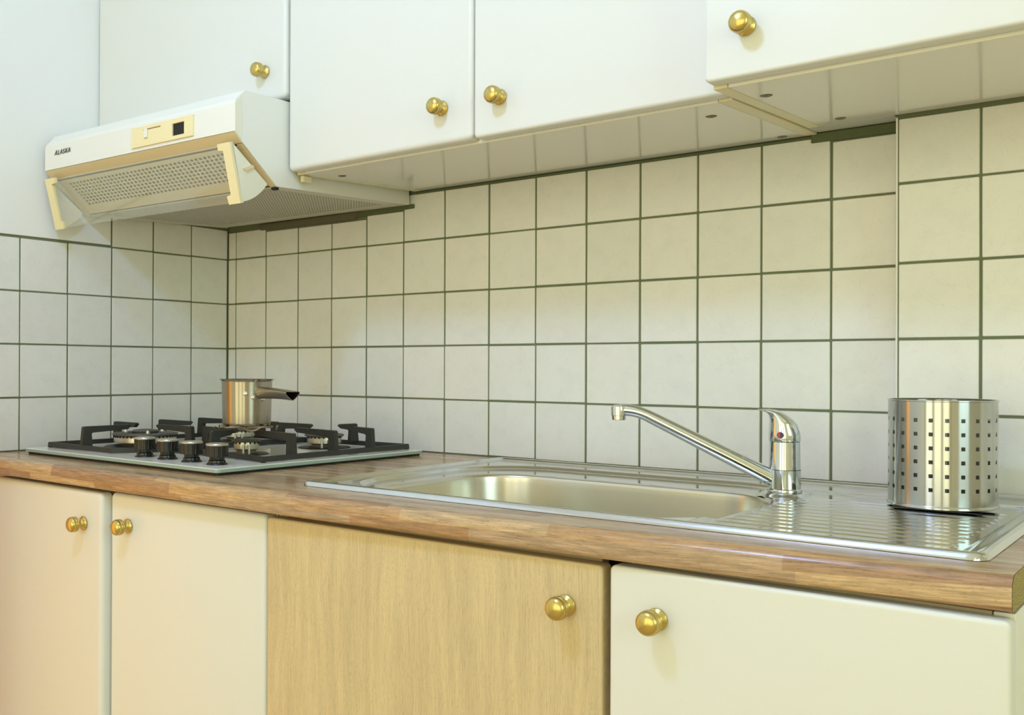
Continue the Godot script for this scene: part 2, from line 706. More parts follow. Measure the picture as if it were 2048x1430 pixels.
func tiles() -> void:
	var jx := [0.0, 0.0267, 0.1272, 0.2291, 0.3294, 0.4273, 0.5245, 0.6263, 0.728, 0.8284, 0.9286, 1.0281, 1.1266, 1.2266, 1.3273, 1.424]
	var jy := [0.899, 1.0, 1.1011, 1.2022, 1.3033]
	# back wall
	var wb := setting("wall_back")
	var s := Shape.new()
	s.rbox(Vector3(-0.15, 0, -0.15), Vector3(3.4, 2.45, -0.0075))
	part(s, "masonry", M.plaster, wb)
	s = Shape.new()
	s.rbox(Vector3(0.0, 0.88, -0.007), Vector3(1.43, 1.41, -0.0018))
	part(s, "grout", M.grout, wb, "olive green grout between the tiles")
	for i in jx.size() - 1:
		for j in jy.size():
			var top: float = jy[j + 1] if j < jy.size() - 1 else (1.3655 if i < 6 else 1.3955)
			if j == jy.size() - 1:
				if i == 2 or i == 3 or i == 4:
					top -= 0.007
				if i == 14:
					top = 1.386
			var g := rng.randf_range(0.0010, 0.0018)
			var h := rng.randf_range(0.0010, 0.0018)
			tile(wb, Vector3(jx[i] + g + 0.0002, jy[j] + h, -0.0068), Vector3(jx[i + 1] - g, top - h, rng.randf_range(-0.0004, 0.0006)))
	# sealant and a batten above the tiles
	s = Shape.new()
	s.hexa([Vector3(0.40, 1.362, -0.0016), Vector3(0.553, 1.366, -0.0016), Vector3(0.553, 1.3755, -0.0016), Vector3(0.40, 1.378, -0.0016), Vector3(0.40, 1.364, 0.004), Vector3(0.553, 1.368, 0.004), Vector3(0.553, 1.3745, 0.004), Vector3(0.40, 1.377, 0.004)], 0.001)
	part(s, "sealant", M.sealant, wb, "smeared green sealant under the hood")
	s = Shape.new()
	s.rbox(Vector3(0.556, 1.3925, -0.0016), Vector3(1.312, 1.3972, 0.0022), 0.001)
	part(s, "sealant", M.sealant, wb)
	s = Shape.new()
	s.rbox(Vector3(1.300, 1.3865, -0.0016), Vector3(1.424, 1.4, 0.0035), 0.001)
	part(s, "sealant", M.sealant, wb)
	s = Shape.new()
	s.hexa([Vector3(0.112, 1.3605, -0.0016), Vector3(0.40, 1.3585, -0.0016), Vector3(0.415, 1.3735, -0.0016), Vector3(0.112, 1.3735, -0.0016), Vector3(0.114, 1.3625, 0.008), Vector3(0.398, 1.3605, 0.008), Vector3(0.41, 1.3735, 0.008), Vector3(0.112, 1.3735, 0.008)], 0.001)
	part(s, "batten", M.batten, wb, "brown wooden batten above the tiles")
	# pillar standing proud of the back wall on the right
	s = Shape.new()
	s.rbox(Vector3(1.4262, 0, -0.0075), Vector3(3.4, 2.45, 0.0375))
	var pil := part(s, "pillar", M.plaster, wb)
	s = Shape.new()
	s.rbox(Vector3(1.4262, 0.88, 0.0374), Vector3(2.34, 1.41, 0.0432))
	part(s, "grout", M.grout, pil, "olive green grout between the tiles")
	var px := [1.4245, 1.5245, 1.6265, 1.7285, 1.8305, 1.9325, 2.0345, 2.1365, 2.2385, 2.34]
	var py := [0.899, 1.0012, 1.1003, 1.2012, 1.3073, 1.3945]
	for i in px.size() - 1:
		for j in py.size() - 1:
			var g := rng.randf_range(0.0010, 0.0018)
			tile(pil, Vector3(px[i] + g + (0.0018 if i == 0 else 0.0), py[j] + g, 0.0382), Vector3(px[i + 1] - g, py[j + 1] - g, 0.045 + rng.randf_range(-0.0004, 0.0005)))
	s = Shape.new()
	s.rbox(Vector3(1.4242, 0.9, -0.0005), Vector3(1.4268, 1.3955, 0.0457), 0.0008)
	part(s, "corner_trim", M.white_paint, pil, "thin white corner trim")

	# left wall
	var wl := setting("wall_left")
	s = Shape.new()
	s.rbox(Vector3(-0.15, 0, -0.0075), Vector3(-0.0075, 2.45, 3.6))
	part(s, "masonry", M.plaster, wl)
	s = Shape.new()
	s.rbox(Vector3(-0.0074, 0.88, -0.0018), Vector3(-0.0018, 1.385, 0.705))
	part(s, "grout", M.grout, wl, "olive green grout between the tiles")
	s = Shape.new()
	s.rbox(Vector3(-0.0074, 1.3075, 0.307), Vector3(0.0004, 2.45, 3.6))
	s.rbox(Vector3(-0.0074, 1.376, 0.0), Vector3(0.0004, 2.45, 0.307))
	s.rbox(Vector3(-0.0074, 0.0, 0.706), Vector3(0.0004, 1.3075, 3.6))
	part(s, "plaster", M.plaster, wl)
	var jz := [0.0, 0.1021, 0.2022, 0.3034, 0.4028, 0.5021, 0.603, 0.704]
	for i in jz.size() - 1:
		for j in jy.size():
			if j == jy.size() - 1 and i > 2:
				continue
			var top: float = jy[j + 1] if j < jy.size() - 1 else 1.3715
			var g := rng.randf_range(0.0010, 0.0018)
			var h := rng.randf_range(0.0010, 0.0018)
			tile(wl, Vector3(-0.0068, jy[j] + h, jz[i] + g + (0.0012 if i == 0 else 0.0)), Vector3(rng.randf_range(-0.0004, 0.0006), top - h, jz[i + 1] - g))


# ------------------------------------------------------------------ cabinets
var knob_mesh: ArrayMesh

func brass_knob(parent: Node, at: Vector3) -> void:
	if knob_mesh == null:
		var s := Shape.new()
		var p := [Vector2(0.0, 0.0), Vector2(0.0105, 0.0), Vector2(0.0112, 0.0012), Vector2(0.0108, 0.0026), Vector2(0.0078, 0.0042), Vector2(0.0058, 0.0062), Vector2(0.0054, 0.009), Vector2(0.0072, 0.0112),
			Vector2(0.0102, 0.0126), Vector2(0.0116, 0.0134), Vector2(0.0119, 0.0144), Vector2(0.0114, 0.0153), Vector2(0.0106, 0.0157), Vector2(0.0118, 0.0161), Vector2(0.0122, 0.0172), Vector2(0.0118, 0.0182), Vector2(0.0110, 0.0186),
			Vector2(0.0119, 0.0191), Vector2(0.0121, 0.0204), Vector2(0.0117, 0.0224), Vector2(0.0104, 0.0246), Vector2(0.0082, 0.0262), Vector2(0.005, 0.0273), Vector2(0.002, 0.0277), Vector2(0.0, 0.0278)]
		s.lathe(Vector3.ZERO, p, 36, Basis.IDENTITY, 1.2)
		knob_mesh = built(s, Vector3.ZERO)
	put(knob_mesh, "knob", M.brass, parent, at, Basis(Vector3.RIGHT, PI / 2), "ringed brass knob")


# a door leaf with rounded front edges
func leaf(parent: Node, a: Vector3, b: Vector3, r: float, material: Material) -> MeshInstance3D:
	var s := Shape.new()
	# outline rings from the back plane to the inset front plane
	var rows := []
	var steps := 7
	for k in steps + 2:
		var inset := 0.0
		var z := a.z
		if k > 0:
			var g := (PI / 2) * (k - 1) / steps
			inset = r * (1.0 - cos(g))
			z = b.z - r + r * sin(g)
		rows.append(rounded_ring(a.x + inset, b.x - inset, a.y + inset, b.y - inset, maxf(r - inset, 0.0004) + 0.002, z))
	s.grid(rows, true, false)
	s.fan(rows[0], Vector3(0, 0, -1))
	var front: Array = rows[rows.size() - 1]
	var base := s.v.size()
	for p in front:
		s.vert(p, Vector3(0, 0, 1), Vector2(p.x - a.x, b.y - p.y))
	var c := s.vert(Vector3((a.x + b.x) / 2, (a.y + b.y) / 2, front[0].z), Vector3(0, 0, 1), Vector2((b.x - a.x) / 2, (b.y - a.y) / 2))
	for k in front.size():
		s.tri(base + k, base + (k + 1) % front.size(), c)
	return part(s, "door", material, parent)


func rounded_ring(x0: float, x1: float, y0: float, y1: float, r: float, z: float) -> Array:
	var ring := []
	var mids := [Vector2(x1 - r, y1 - r), Vector2(x0 + r, y1 - r), Vector2(x0 + r, y0 + r), Vector2(x1 - r, y0 + r)]
	for q in 4:
		for k in 5:
			var g := PI / 2 * (q + k / 4.0)
			ring.append(Vector3(mids[q].x + r * cos(g), mids[q].y + r * sin(g), z))
	return ring


func box_part(parent: Node, called: String, a: Vector3, b: Vector3, material: Material, r := 0.001, label := "") -> MeshInstance3D:
	var s := Shape.new()
	s.rbox(a, b, r)
	return part(s, called, material, parent, label)


func base_cabinets() -> void:
	var top := 0.867
	# under the hob: two doors
	var t := thing("base_cabinet", "white base cabinet with two doors under the gas hob", "cabinet", Vector3(0.42, 0, 0.3))
	carcass(t, 0.02, 0.7855, top)
	var d := leaf(t, Vector3(0.074, 0.115, 0.569), Vector3(0.4265, 0.8635, 0.588), 0.007, M.lacquer)
	brass_knob(d, Vector3(0.3755, 0.8125, 0.5885))
	var d2 := leaf(t, Vector3(0.4295, 0.115, 0.568), Vector3(0.786, 0.865, 0.587), 0.007, M.lacquer)
	brass_knob(d2, Vector3(0.4775, 0.8175, 0.5875))
	# the first one hangs a little open
	ajar(d, Vector3(0.074, 0, 0.569), -0.035)
	# under the bowl: oak door
	t = thing("base_cabinet", "base cabinet with a light oak grained door under the sink", "cabinet", Vector3(1.04, 0, 0.3))
	carcass(t, 0.789, 1.2905, top, top, 0.735)
	d = leaf(t, Vector3(0.7895, 0.115, 0.568), Vector3(1.2865, 0.862, 0.587), 0.003, M.oak)
	brass_knob(d, Vector3(1.2455, 0.8165, 0.5875))
	# at the end: one white door
	t = thing("base_cabinet", "white base cabinet at the raw end of the worktop, under the drainer", "cabinet", Vector3(1.467, 0, 0.3))
	carcass(t, 1.294, 1.642, top, 0.735, top)
	d = leaf(t, Vector3(1.2945, 0.115, 0.568), Vector3(1.642, 0.8645, 0.587), 0.004, M.lacquer)
	brass_knob(d, Vector3(1.3465, 0.8185, 0.5875))


func ajar(node: Node3D, hinge: Vector3, angle: float) -> void:
	var par := origin_of(node.get_parent())
	var h := hinge - par
	var rot := Basis(Vector3.UP, angle)
	node.transform = Transform3D(rot, h - rot * h) * node.transform


func carcass(t: Node3D, x0: float, x1: float, top: float, left_top := 0.867, right_top := 0.867) -> void:
	box_part(t, "side_panel", Vector3(x0, 0.1, 0.02), Vector3(x0 + 0.016, left_top, 0.565), M.melamine)
	box_part(t, "side_panel", Vector3(x1 - 0.016, 0.1, 0.02), Vector3(x1, right_top, 0.565), M.melamine)
	box_part(t, "bottom_panel", Vector3(x0 + 0.0165, 0.1, 0.02), Vector3(x1 - 0.0165, 0.116, 0.565), M.melamine)
	box_part(t, "back_panel", Vector3(x0 + 0.0165, 0.1165, 0.02), Vector3(x1 - 0.0165, top, 0.025), M.melamine)
	box_part(t, "rail", Vector3(x0 + 0.0165, top - 0.05, 0.549), Vector3(x1 - 0.0165, top, 0.5645), M.carcass)
	box_part(t, "plinth", Vector3(x0, 0.0, 0.49), Vector3(x1, 0.0995, 0.51), M.melamine)


func wall_cabinets() -> void:
	# above the hood
	var t := thing("wall_cabinet", "short white wall cabinet with one door above the cooker hood", "cabinet", Vector3(0.278, 1.512, 0.16))
	shell(t, 0.004, 0.553, 1.513, 1.513, 2.12, 0.003, 0.314)
	var d := leaf(t, Vector3(0.003, 1.5105, 0.320), Vector3(0.5535, 2.12, 0.339), 0.007, M.lacquer)
	brass_knob(d, Vector3(0.5035, 1.5605, 0.3395))
	# two doors
	t = thing("wall_cabinet", "white wall cabinet with two doors above the sink bowl", "cabinet", Vector3(0.932, 1.385, 0.16))
	shell(t, 0.5565, 1.3085, 1.3825, 1.398, 2.12, 0.003, 0.314)
	d = leaf(t, Vector3(0.5565, 1.3855, 0.316), Vector3(0.9365, 2.12, 0.335), 0.007, M.lacquer)
	brass_knob(d, Vector3(0.8825, 1.4375, 0.3355))
	d = leaf(t, Vector3(0.939, 1.3855, 0.316), Vector3(1.309, 2.12, 0.335), 0.005, M.lacquer)
	brass_knob(d, Vector3(0.985, 1.4365, 0.3355))
	for p in [Vector2(0.6014, 0.252), Vector2(1.252, 0.243), Vector2(1.2667, 0.026)]:
		screw(t, Vector3(p.x, lerpf(1.398, 1.3825, (p.y - 0.003) / 0.311) - 0.0002, p.y))
	box_part(t, "bracket", Vector3(0.5575, 1.3715, 0.288), Vector3(0.5655, 1.3825, 0.308), M.edge_band, 0.001, "small cream bracket under the cabinet corner")
	# deeper one on the right
	t = thing("wall_cabinet", "deeper white wall cabinet jutting out above the drainer", "cabinet", Vector3(1.71, 1.385, 0.22))
	shell(t, 1.3105, 2.11, 1.3805, 1.398, 2.12, 0.05, 0.375)
	d = leaf(t, Vector3(1.3085, 1.3845, 0.377), Vector3(1.705, 2.12, 0.396), 0.004, M.lacquer)
	brass_knob(d, Vector3(1.3575, 1.4385, 0.3965))
	var ext := Shape.new()
	ext.hexa([Vector3(1.3105, 1.4005, 0.004), Vector3(1.4225, 1.4005, 0.004), Vector3(1.4225, 1.4175, 0.004), Vector3(1.3105, 1.4175, 0.004), Vector3(1.3105, 1.398, 0.0498), Vector3(1.4225, 1.398, 0.0498), Vector3(1.4225, 1.415, 0.0498), Vector3(1.3105, 1.415, 0.0498)])
	part(ext, "back_filler", M.melamine, t)
	leaf(t, Vector3(1.7075, 1.3845, 0.377), Vector3(2.112, 2.12, 0.396), 0.004, M.lacquer)
	for p in [Vector2(1.345, 0.302), Vector2(1.366, 0.088)]:
		screw(t, Vector3(p.x, lerpf(1.398, 1.3805, (p.y - 0.05) / 0.325) - 0.0002, p.y))


# cabinet box whose floor dips a little towards the front
func shell(t: Node3D, x0: float, x1: float, yf: float, yb: float, top: float, z0: float, z1: float) -> void:
	var th := 0.017
	for k in 2:
		var a := x0 if k == 0 else x1 - th
		var s := Shape.new()
		s.hexa([Vector3(a, yb, z0), Vector3(a + th, yb, z0), Vector3(a + th, top, z0), Vector3(a, top, z0), Vector3(a, yf, z1), Vector3(a + th, yf, z1), Vector3(a + th, top, z1), Vector3(a, top, z1)], 0.0008)
		part(s, "side_panel", M.edge_band, t)
	var b := Shape.new()
	var e := 0.0004
	b.hexa([Vector3(x0 + th + e, yb, z0), Vector3(x1 - th - e, yb, z0), Vector3(x1 - th - e, yb + th, z0), Vector3(x0 + th + e, yb + th, z0), Vector3(x0 + th + e, yf, z1), Vector3(x1 - th - e, yf, z1), Vector3(x1 - th - e, yf + th, z1), Vector3(x0 + th + e, yf + th, z1)], 0.0008)
	part(b, "bottom_panel", M.melamine, t)
	box_part(t, "top_panel", Vector3(x0 + th + e, top - th, z0), Vector3(x1 - th - e, top, z1), M.melamine)
	box_part(t, "back_panel", Vector3(x0 + th + e, yb + th + e, z0), Vector3(x1 - th - e, top - th - e, z0 + 0.004), M.melamine)


func screw(t: Node3D, at: Vector3) -> void:
	var s := Shape.new()
	s.lathe(at, [Vector2(0.0012, -0.0003), Vector2(0.0058, -0.0008), Vector2(0.0072, -0.0002), Vector2(0.0072, 0.001)], 16)
	s.lathe(at, [Vector2(0.0, 0.0006), Vector2(0.0012, -0.0003)], 8)
	part(s, "screw", M.screw, t)


# ------------------------------------------------------------------ worktop
func front_z(x: float) -> float:
	# the front edge was not cut quite straight
	var xs := [0.0, 0.46, 0.80, 1.29, 1.642]
	var zs := [0.600, 0.606, 0.606, 0.597, 0.581]
	for k in 4:
		if x <= xs[k + 1]:
			return lerpf(zs[k], zs[k + 1], (x - xs[k]) / (xs[k + 1] - xs[k]))
	return zs[4]


func worktop() -> void:
	var t := thing("worktop", "brown stave-pattern laminate worktop with a rounded front edge", "worktop", Vector3(0.82, 0.87, 0.3))
	var y1 := 0.899
	var y0 := 0.870
	var x_end := 1.6415
	var s := Shape.new()
	var st := [0.0006, 0.2, 0.46, 0.63, 0.818, 1.05, 1.29, 1.45, 1.592, x_end]
	# front nose, all along
	var rows := []
	var us := []
	for x in st:
		var f := front_z(x)
		var row := []
		var ru := []
		var pts := [Vector2(0.525, y0), Vector2(f - 0.006, y0)]
		for k in 5:
			var a := -PI / 2 + PI / 2 * (k + 1) / 5.0
			pts.append(Vector2(f - 0.006 + 0.006 * cos(a), y0 + 0.006 + 0.006 * sin(a)))
		for k in 9:
			var a := PI / 2 * k / 8.0
			pts.append(Vector2(f - 0.013 + 0.013 * cos(a), y1 - 0.013 + 0.013 * sin(a)))
		pts.append(Vector2(0.519, y1))
		var run := 0.0
		for k in pts.size():
			if k:
				run += pts[k].distance_to(pts[k - 1])
			row.append(Vector3(x, pts[k].y, pts[k].x))
			ru.append(Vector2(x / 1.65, run / 0.68))
		rows.append(row)
		us.append(ru)
	s.grid(rows, false, true, us)
	var nose_v: float = us[0][us[0].size() - 1].y
	# top behind the nose, with the cut-out for the sink (x 0.818-1.592, z 0.068-0.519)
	var flat := func(xa: float, xb: float, za: float, zb: float) -> void:
		s.quad(Vector3(xa, y1, zb), Vector3(xb, y1, zb), Vector3(xb, y1, za), Vector3(xa, y1, za), Vector2(xa / 1.65, nose_v + (0.519 - zb) / 0.68), Vector2(xb / 1.65, nose_v + (0.519 - za) / 0.68), Vector3.UP)
		s.quad(Vector3(xa, y0, zb), Vector3(xb, y0, zb), Vector3(xb, y0, za), Vector3(xa, y0, za), Vector2.ZERO, Vector2(0.1, 0.1), Vector3.DOWN)
	flat.call(0.0006, 0.818, 0.0012, 0.519)
	flat.call(1.592, x_end, 0.0475, 0.519)
	flat.call(0.818, 1.4235, 0.0012, 0.068)
	flat.call(1.4235, 1.592, 0.0475, 0.068)
	# walls of the cut-out and the hidden back and left edges
	s.quad(Vector3(0.818, y0, 0.068), Vector3(0.818, y0, 0.519), Vector3(0.818, y1, 0.519), Vector3(0.818, y1, 0.068), Vector2.ZERO, Vector2(0.1, 0.1), Vector3.RIGHT)
	s.quad(Vector3(1.592, y0, 0.068), Vector3(1.592, y0, 0.519), Vector3(1.592, y1, 0.519), Vector3(1.592, y1, 0.068), Vector2.ZERO, Vector2(0.1, 0.1), Vector3.LEFT)
	s.quad(Vector3(0.818, y0, 0.068), Vector3(1.592, y0, 0.068), Vector3(1.592, y1, 0.068), Vector3(0.818, y1, 0.068), Vector2.ZERO, Vector2(0.1, 0.1), Vector3.BACK)
	s.quad(Vector3(0.818, y0, 0.519), Vector3(1.592, y0, 0.519), Vector3(1.592, y1, 0.519), Vector3(0.818, y1, 0.519), Vector2.ZERO, Vector2(0.1, 0.1), Vector3.FORWARD)
	s.quad(Vector3(0.0006, y0, 0.0012), Vector3(1.4235, y0, 0.0012), Vector3(1.4235, y1, 0.0012), Vector3(0.0006, y1, 0.0012), Vector2.ZERO, Vector2(0.1, 0.1), Vector3.FORWARD)
	part(s, "laminate", M.worktop, t)
	# sawn right end
	s = Shape.new()
	var ring := [Vector3(x_end + 0.0003, y0, 0.0475)]
	for p in rows[rows.size() - 1].slice(1, -1):
		ring.append(Vector3(x_end + 0.0003, p.y, p.z))
	ring.append(Vector3(x_end + 0.0003, y1, 0.0475))
	s.fan(ring, Vector3.RIGHT)
	part(s, "sawn_end", M.chip, t, "bare chipboard end")


# ------------------------------------------------------------------ cooker hood
func cooker_hood() -> void:
	var t := thing("cooker_hood", "white cooker hood with a clear swing-out visor and yellowed fittings", "cooker hood", Vector3(0.278, 1.358, 0.2))
	var x0 := 0.0105
	var x1 := 0.5485
	var outline := [Vector2(0.004, 1.374), Vector2(0.356, 1.358), Vector2(0.432, 1.418), Vector2(0.448, 1.433), Vector2(0.448, 1.4775), Vector2(0.428, 1.502), Vector2(0.06, 1.5075), Vector2(0.012, 1.5075)]
	for k in 2:
		var xa: float = x0 if k == 0 else x1 - 0.002
		var ring := []
		for p in outline:
			ring.append(Vector3(xa, p.y, p.x))
		var s := Shape.new()
		s.prism(ring, Vector3(0.002, 0, 0))
		part(s, "side_panel", M.hood_white, t)
	# folded front: lip, face, top slope and top
	var face := Shape.new()
	var fold := [Vector2(0.448, 1.433), Vector2(0.448, 1.4775), Vector2(0.4445, 1.4845), Vector2(0.428, 1.5015), Vector2(0.42, 1.503), Vector2(0.06, 1.507)]
	sheet(face, fold, x0 + 0.002, x1 - 0.002, 0.0012)
	part(face, "fascia", M.hood_white, t)
	var lip := Shape.new()
	sheet(lip, [Vector2(0.447, 1.4325), Vector2(0.432, 1.418), Vector2(0.4285, 1.4185)], x0 + 0.002, x1 - 0.002, 0.001)
	part(lip, "lip", M.hood_beige, t, "beige lower lip")
	# slanting inner flanges beside the grille
	for k in 2:
		var s := Shape.new()
		var a: float = x0 + 0.0022 if k == 0 else x1 - 0.0142
		sheet(s, [Vector2(0.431, 1.4165), Vector2(0.357, 1.3590)], a, a + 0.012, 0.001)
		part(s, "flange", M.hood_beige, t)
	# slanting perforated grille
	var g := Shape.new()
	var ga := Vector3(x0 + 0.035, 1.4105, 0.4215)
	var gb := Vector3(x0 + 0.035, 1.3735, 0.3745)
	var nu := 42
	g.sieve(ga, Vector3((x1 - x0 - 0.07) / nu, 0, 0), (gb - ga) / 8.0, nu, 8, 0.62, 0.72)
	sheet(g, [Vector2(0.4275, 1.4152), Vector2(0.4215, 1.4105)], x0 + 0.0145, x1 - 0.0145, 0.0006)
	sheet(g, [Vector2(0.3745, 1.3735), Vector2(0.3585, 1.3608)], x0 + 0.0145, x1 - 0.0145, 0.0006)
	for e in [[x0 + 0.0145, x0 + 0.035], [x1 - 0.035, x1 - 0.0145]]:
		sheet(g, [Vector2(0.4215, 1.4105), Vector2(0.3745, 1.3735)], e[0], e[1], 0.0006)
	part(g, "front_grille", M.grille, t, "beige perforated grille behind the visor")
	# perforated underside
	var f := Shape.new()
	var fa := Vector3(x0 + 0.03, 1.35935, 0.345)
	var fb := Vector3(x0 + 0.03, 1.37275, 0.04)
	f.sieve(fa, Vector3((x1 - x0 - 0.06) / 70.0, 0, 0), (fb - fa) / 40.0, 70, 40, 0.66, 0.55)
	for e in [[x0 + 0.002, x0 + 0.03], [x1 - 0.03, x1 - 0.002]]:
		sheet(f, [Vector2(0.345, 1.35935), Vector2(0.04, 1.37275)], e[0], e[1], 0.0006)
	sheet(f, [Vector2(0.357, 1.3588), Vector2(0.345, 1.35935)], x0 + 0.002, x1 - 0.002, 0.0006)
	sheet(f, [Vector2(0.04, 1.37275), Vector2(0.006, 1.3742)], x0 + 0.002, x1 - 0.002, 0.0006)
	part(f, "grease_filter", M.filter, t, "finely perforated underside")
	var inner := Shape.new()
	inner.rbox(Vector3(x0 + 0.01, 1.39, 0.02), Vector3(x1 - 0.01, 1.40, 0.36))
	part(inner, "dark_shade_liner", M.hollow, t)  # added liner, coloured dark so the holes look shaded
	# control panel
	var c := Shape.new()
	c.rbox(Vector3(0.2845, 1.4385, 0.4472), Vector3(0.396, 1.4735, 0.4512), 0.0008)
	c.rbox(Vector3(0.4265, 1.4385, 0.4472), Vector3(0.4495, 1.4735, 0.4512), 0.0008)
	c.rbox(Vector3(0.3955, 1.4385, 0.4472), Vector3(0.427, 1.4455, 0.4512), 0.0008)
	c.rbox(Vector3(0.3955, 1.4655, 0.4472), Vector3(0.427, 1.4735, 0.4512), 0.0008)
	var panel := part(c, "control_panel", M.hood_yellow, t, "yellowed control panel")
	box_part(panel, "slider_slot", Vector3(0.3185, 1.4655, 0.4508), Vector3(0.3655, 1.4675, 0.4515), M.slot, 0.0001)
	box_part(panel, "slider", Vector3(0.3225, 1.4515, 0.451), Vector3(0.3315, 1.4672, 0.4545), M.hood_white, 0.0012)
	box_part(panel, "switch_opening", Vector3(0.396, 1.4455, 0.4476), Vector3(0.4265, 1.4655, 0.4484), M.dark, 0.0001, "dark square switch opening")
	# brand lettering
	var tm := TextMesh.new()
	var font := SystemFont.new()
	font.font_names = PackedStringArray(["Droid Sans"])
	font.font_weight = 700
	tm.font = font
	tm.text = "ALASKA"
	tm.font_size = 32
	tm.pixel_size = 0.001
	tm.depth = 0.0
	var box := tm.get_aabb()
	var fx := 0.052 / box.size.x
	var fy := 0.0088 / box.size.y
	var o := MeshInstance3D.new()
	o.name = "lettering"
	o.mesh = tm
	o.material_override = M.ink
	t.add_child(o, true)
	var bas := Basis(Vector3(fx, 0, 0), Vector3(fy * 0.28, fy, 0), Vector3(0, 0, 1))
	o.transform = Transform3D(bas, Vector3(0.0705, 1.4628, 0.4489) - origin_of(t) - bas * (box.position + box.size * 0.5))
	# visor: clear pane between two yellowed ends with quarter plates
	var top := Vector2(0.4485, 1.4165)
	var low := Vector2(0.4255, 1.3245)
	var along := (low - top)
	var outw := Vector2(-along.y, along.x).normalized()
	if outw.x < 0.0:
		outw = -outw
	var vis := Shape.new()
	var at := func(x: float, q: Vector2) -> Vector3:
		return Vector3(x, q.y, q.x)
	var p0: Vector2 = top + along * 0.03
	vis.prism([at.call(0.0205, p0), at.call(0.5385, p0), at.call(0.5385, low), at.call(0.0205, low)], at.call(0.0, outw * 0.0016))
	var pane := part(vis, "visor", M.visor, t, "clear plastic visor")
	for k in 2:
		var xa: float = 0.0175 if k == 0 else 0.5415
		var dirx := 1.0 if k == 0 else -1.0
		var e := Shape.new()
		# strip with stepped ends in the plane of the pane
		var w := [[0.0, 0.030], [0.11, 0.030], [0.12, 0.019], [0.86, 0.019], [0.88, 0.029], [1.02, 0.027]]
		var ring := []
		for q in w:
			ring.append(at.call(xa + dirx * q[1], top + along * q[0] - outw * 0.0022))
		ring.append(at.call(xa, top + along * 1.02 - outw * 0.0022))
		ring.append(at.call(xa, top - outw * 0.0022))
		e.prism(ring, at.call(0.0, outw * 0.0068))
		var cap := part(e, "end_strip", M.hood_yellow, pane, "yellowed end strip")
		var sec := [at.call(xa, top)]
		var r := along.length()
		var a0 := atan2(low.y - top.y, low.x - top.x)
		var end := Vector2(0.364, 1.3555)
		var a1 := atan2(end.y - top.y, end.x - top.x)
		for q in 11:
			var a := lerp_angle(a0, a1, q / 10.0)
			sec.append(at.call(xa, top + Vector2(cos(a), sin(a)) * r * lerpf(1.0, 1.005, q / 10.0)))
		var sh := Shape.new()
		sh.prism(sec, Vector3(dirx * 0.0022, 0, 0))
		part(sh, "quarter_plate", M.hood_pale, pane)
		# stop lug near the middle of the slanting edge
		var lug := Shape.new()
		var m0 := top.lerp(end, 0.52)
		var m1: Vector2 = m0 + (low - end).normalized() * 0.02
		var th := (end - top).normalized() * 0.003
		lug.prism([at.call(xa - dirx * 0.003, m0 - th), at.call(xa - dirx * 0.003, m1 - th), at.call(xa - dirx * 0.003, m1 + th), at.call(xa - dirx * 0.003, m0 + th)], Vector3(dirx * 0.003, 0, 0))
		part(lug, "stop_lug", M.hood_beige, pane)
	var ec := Shape.new()
	var cap_ring := []
	for p in [Vector2(0.4345, 1.4215), Vector2(0.4482, 1.4335), Vector2(0.4482, 1.4776), Vector2(0.4365, 1.4925), Vector2(0.4345, 1.4925)]:
		cap_ring.append(Vector3(x1, p.y, p.x))
	ec.prism(cap_ring, Vector3(0.0009, 0, 0))
	part(ec, "fascia_end", M.hood_pale, t)
	var clip := Shape.new()
	clip.rbox(Vector3(0.536, 1.3535, 0.349), Vector3(0.546, 1.3575, 0.358), 0.0006)
	part(clip, "clip", M.dark, t, "small black clip")
	# it hangs a little askew: the wall end stands further out
	var turn := Basis(Vector3.UP, 0.027)
	var piv := Vector3(0.55, 0, 0.2) - Vector3(t.position.x, 0, t.position.z)
	t.transform = Transform3D(turn, t.position + piv - turn * piv)


# thin folded sheet along x through (z, y) points
func sheet(s: Shape, pts: Array, xa: float, xb: float, th: float) -> void:
	for k in pts.size() - 1:
		var a: Vector2 = pts[k]
		var b: Vector2 = pts[k + 1]
		var nn := Vector2(-(b - a).y, (b - a).x).normalized() * th
		var c := [Vector3(xa, a.y, a.x), Vector3(xb, a.y, a.x), Vector3(xb, b.y, b.x), Vector3(xa, b.y, b.x)]
		var d := []
		for p in c:
			d.append(p + Vector3(0, nn.y, nn.x))
		s.hexa([c[0], c[1], c[2], c[3], d[0], d[1], d[2], d[3]])


# ------------------------------------------------------------------ sink
func rr_dist(x: float, z: float, x0: float, x1: float, z0: float, z1: float, r: float) -> float:
	var q := Vector2(absf(x - (x0 + x1) * 0.5) - (x1 - x0) * 0.5 + r, absf(z - (z0 + z1) * 0.5) - (z1 - z0) * 0.5 + r)
	return Vector2(maxf(q.x, 0), maxf(q.y, 0)).length() + minf(maxf(q.x, q.y), 0.0) - r


const SX0 := 0.791
const SX1 := 1.616
const SZ0 := 0.05
const SZ1 := 0.531
const BOWL := [0.868, 1.338, 0.190, 0.509, 0.088]

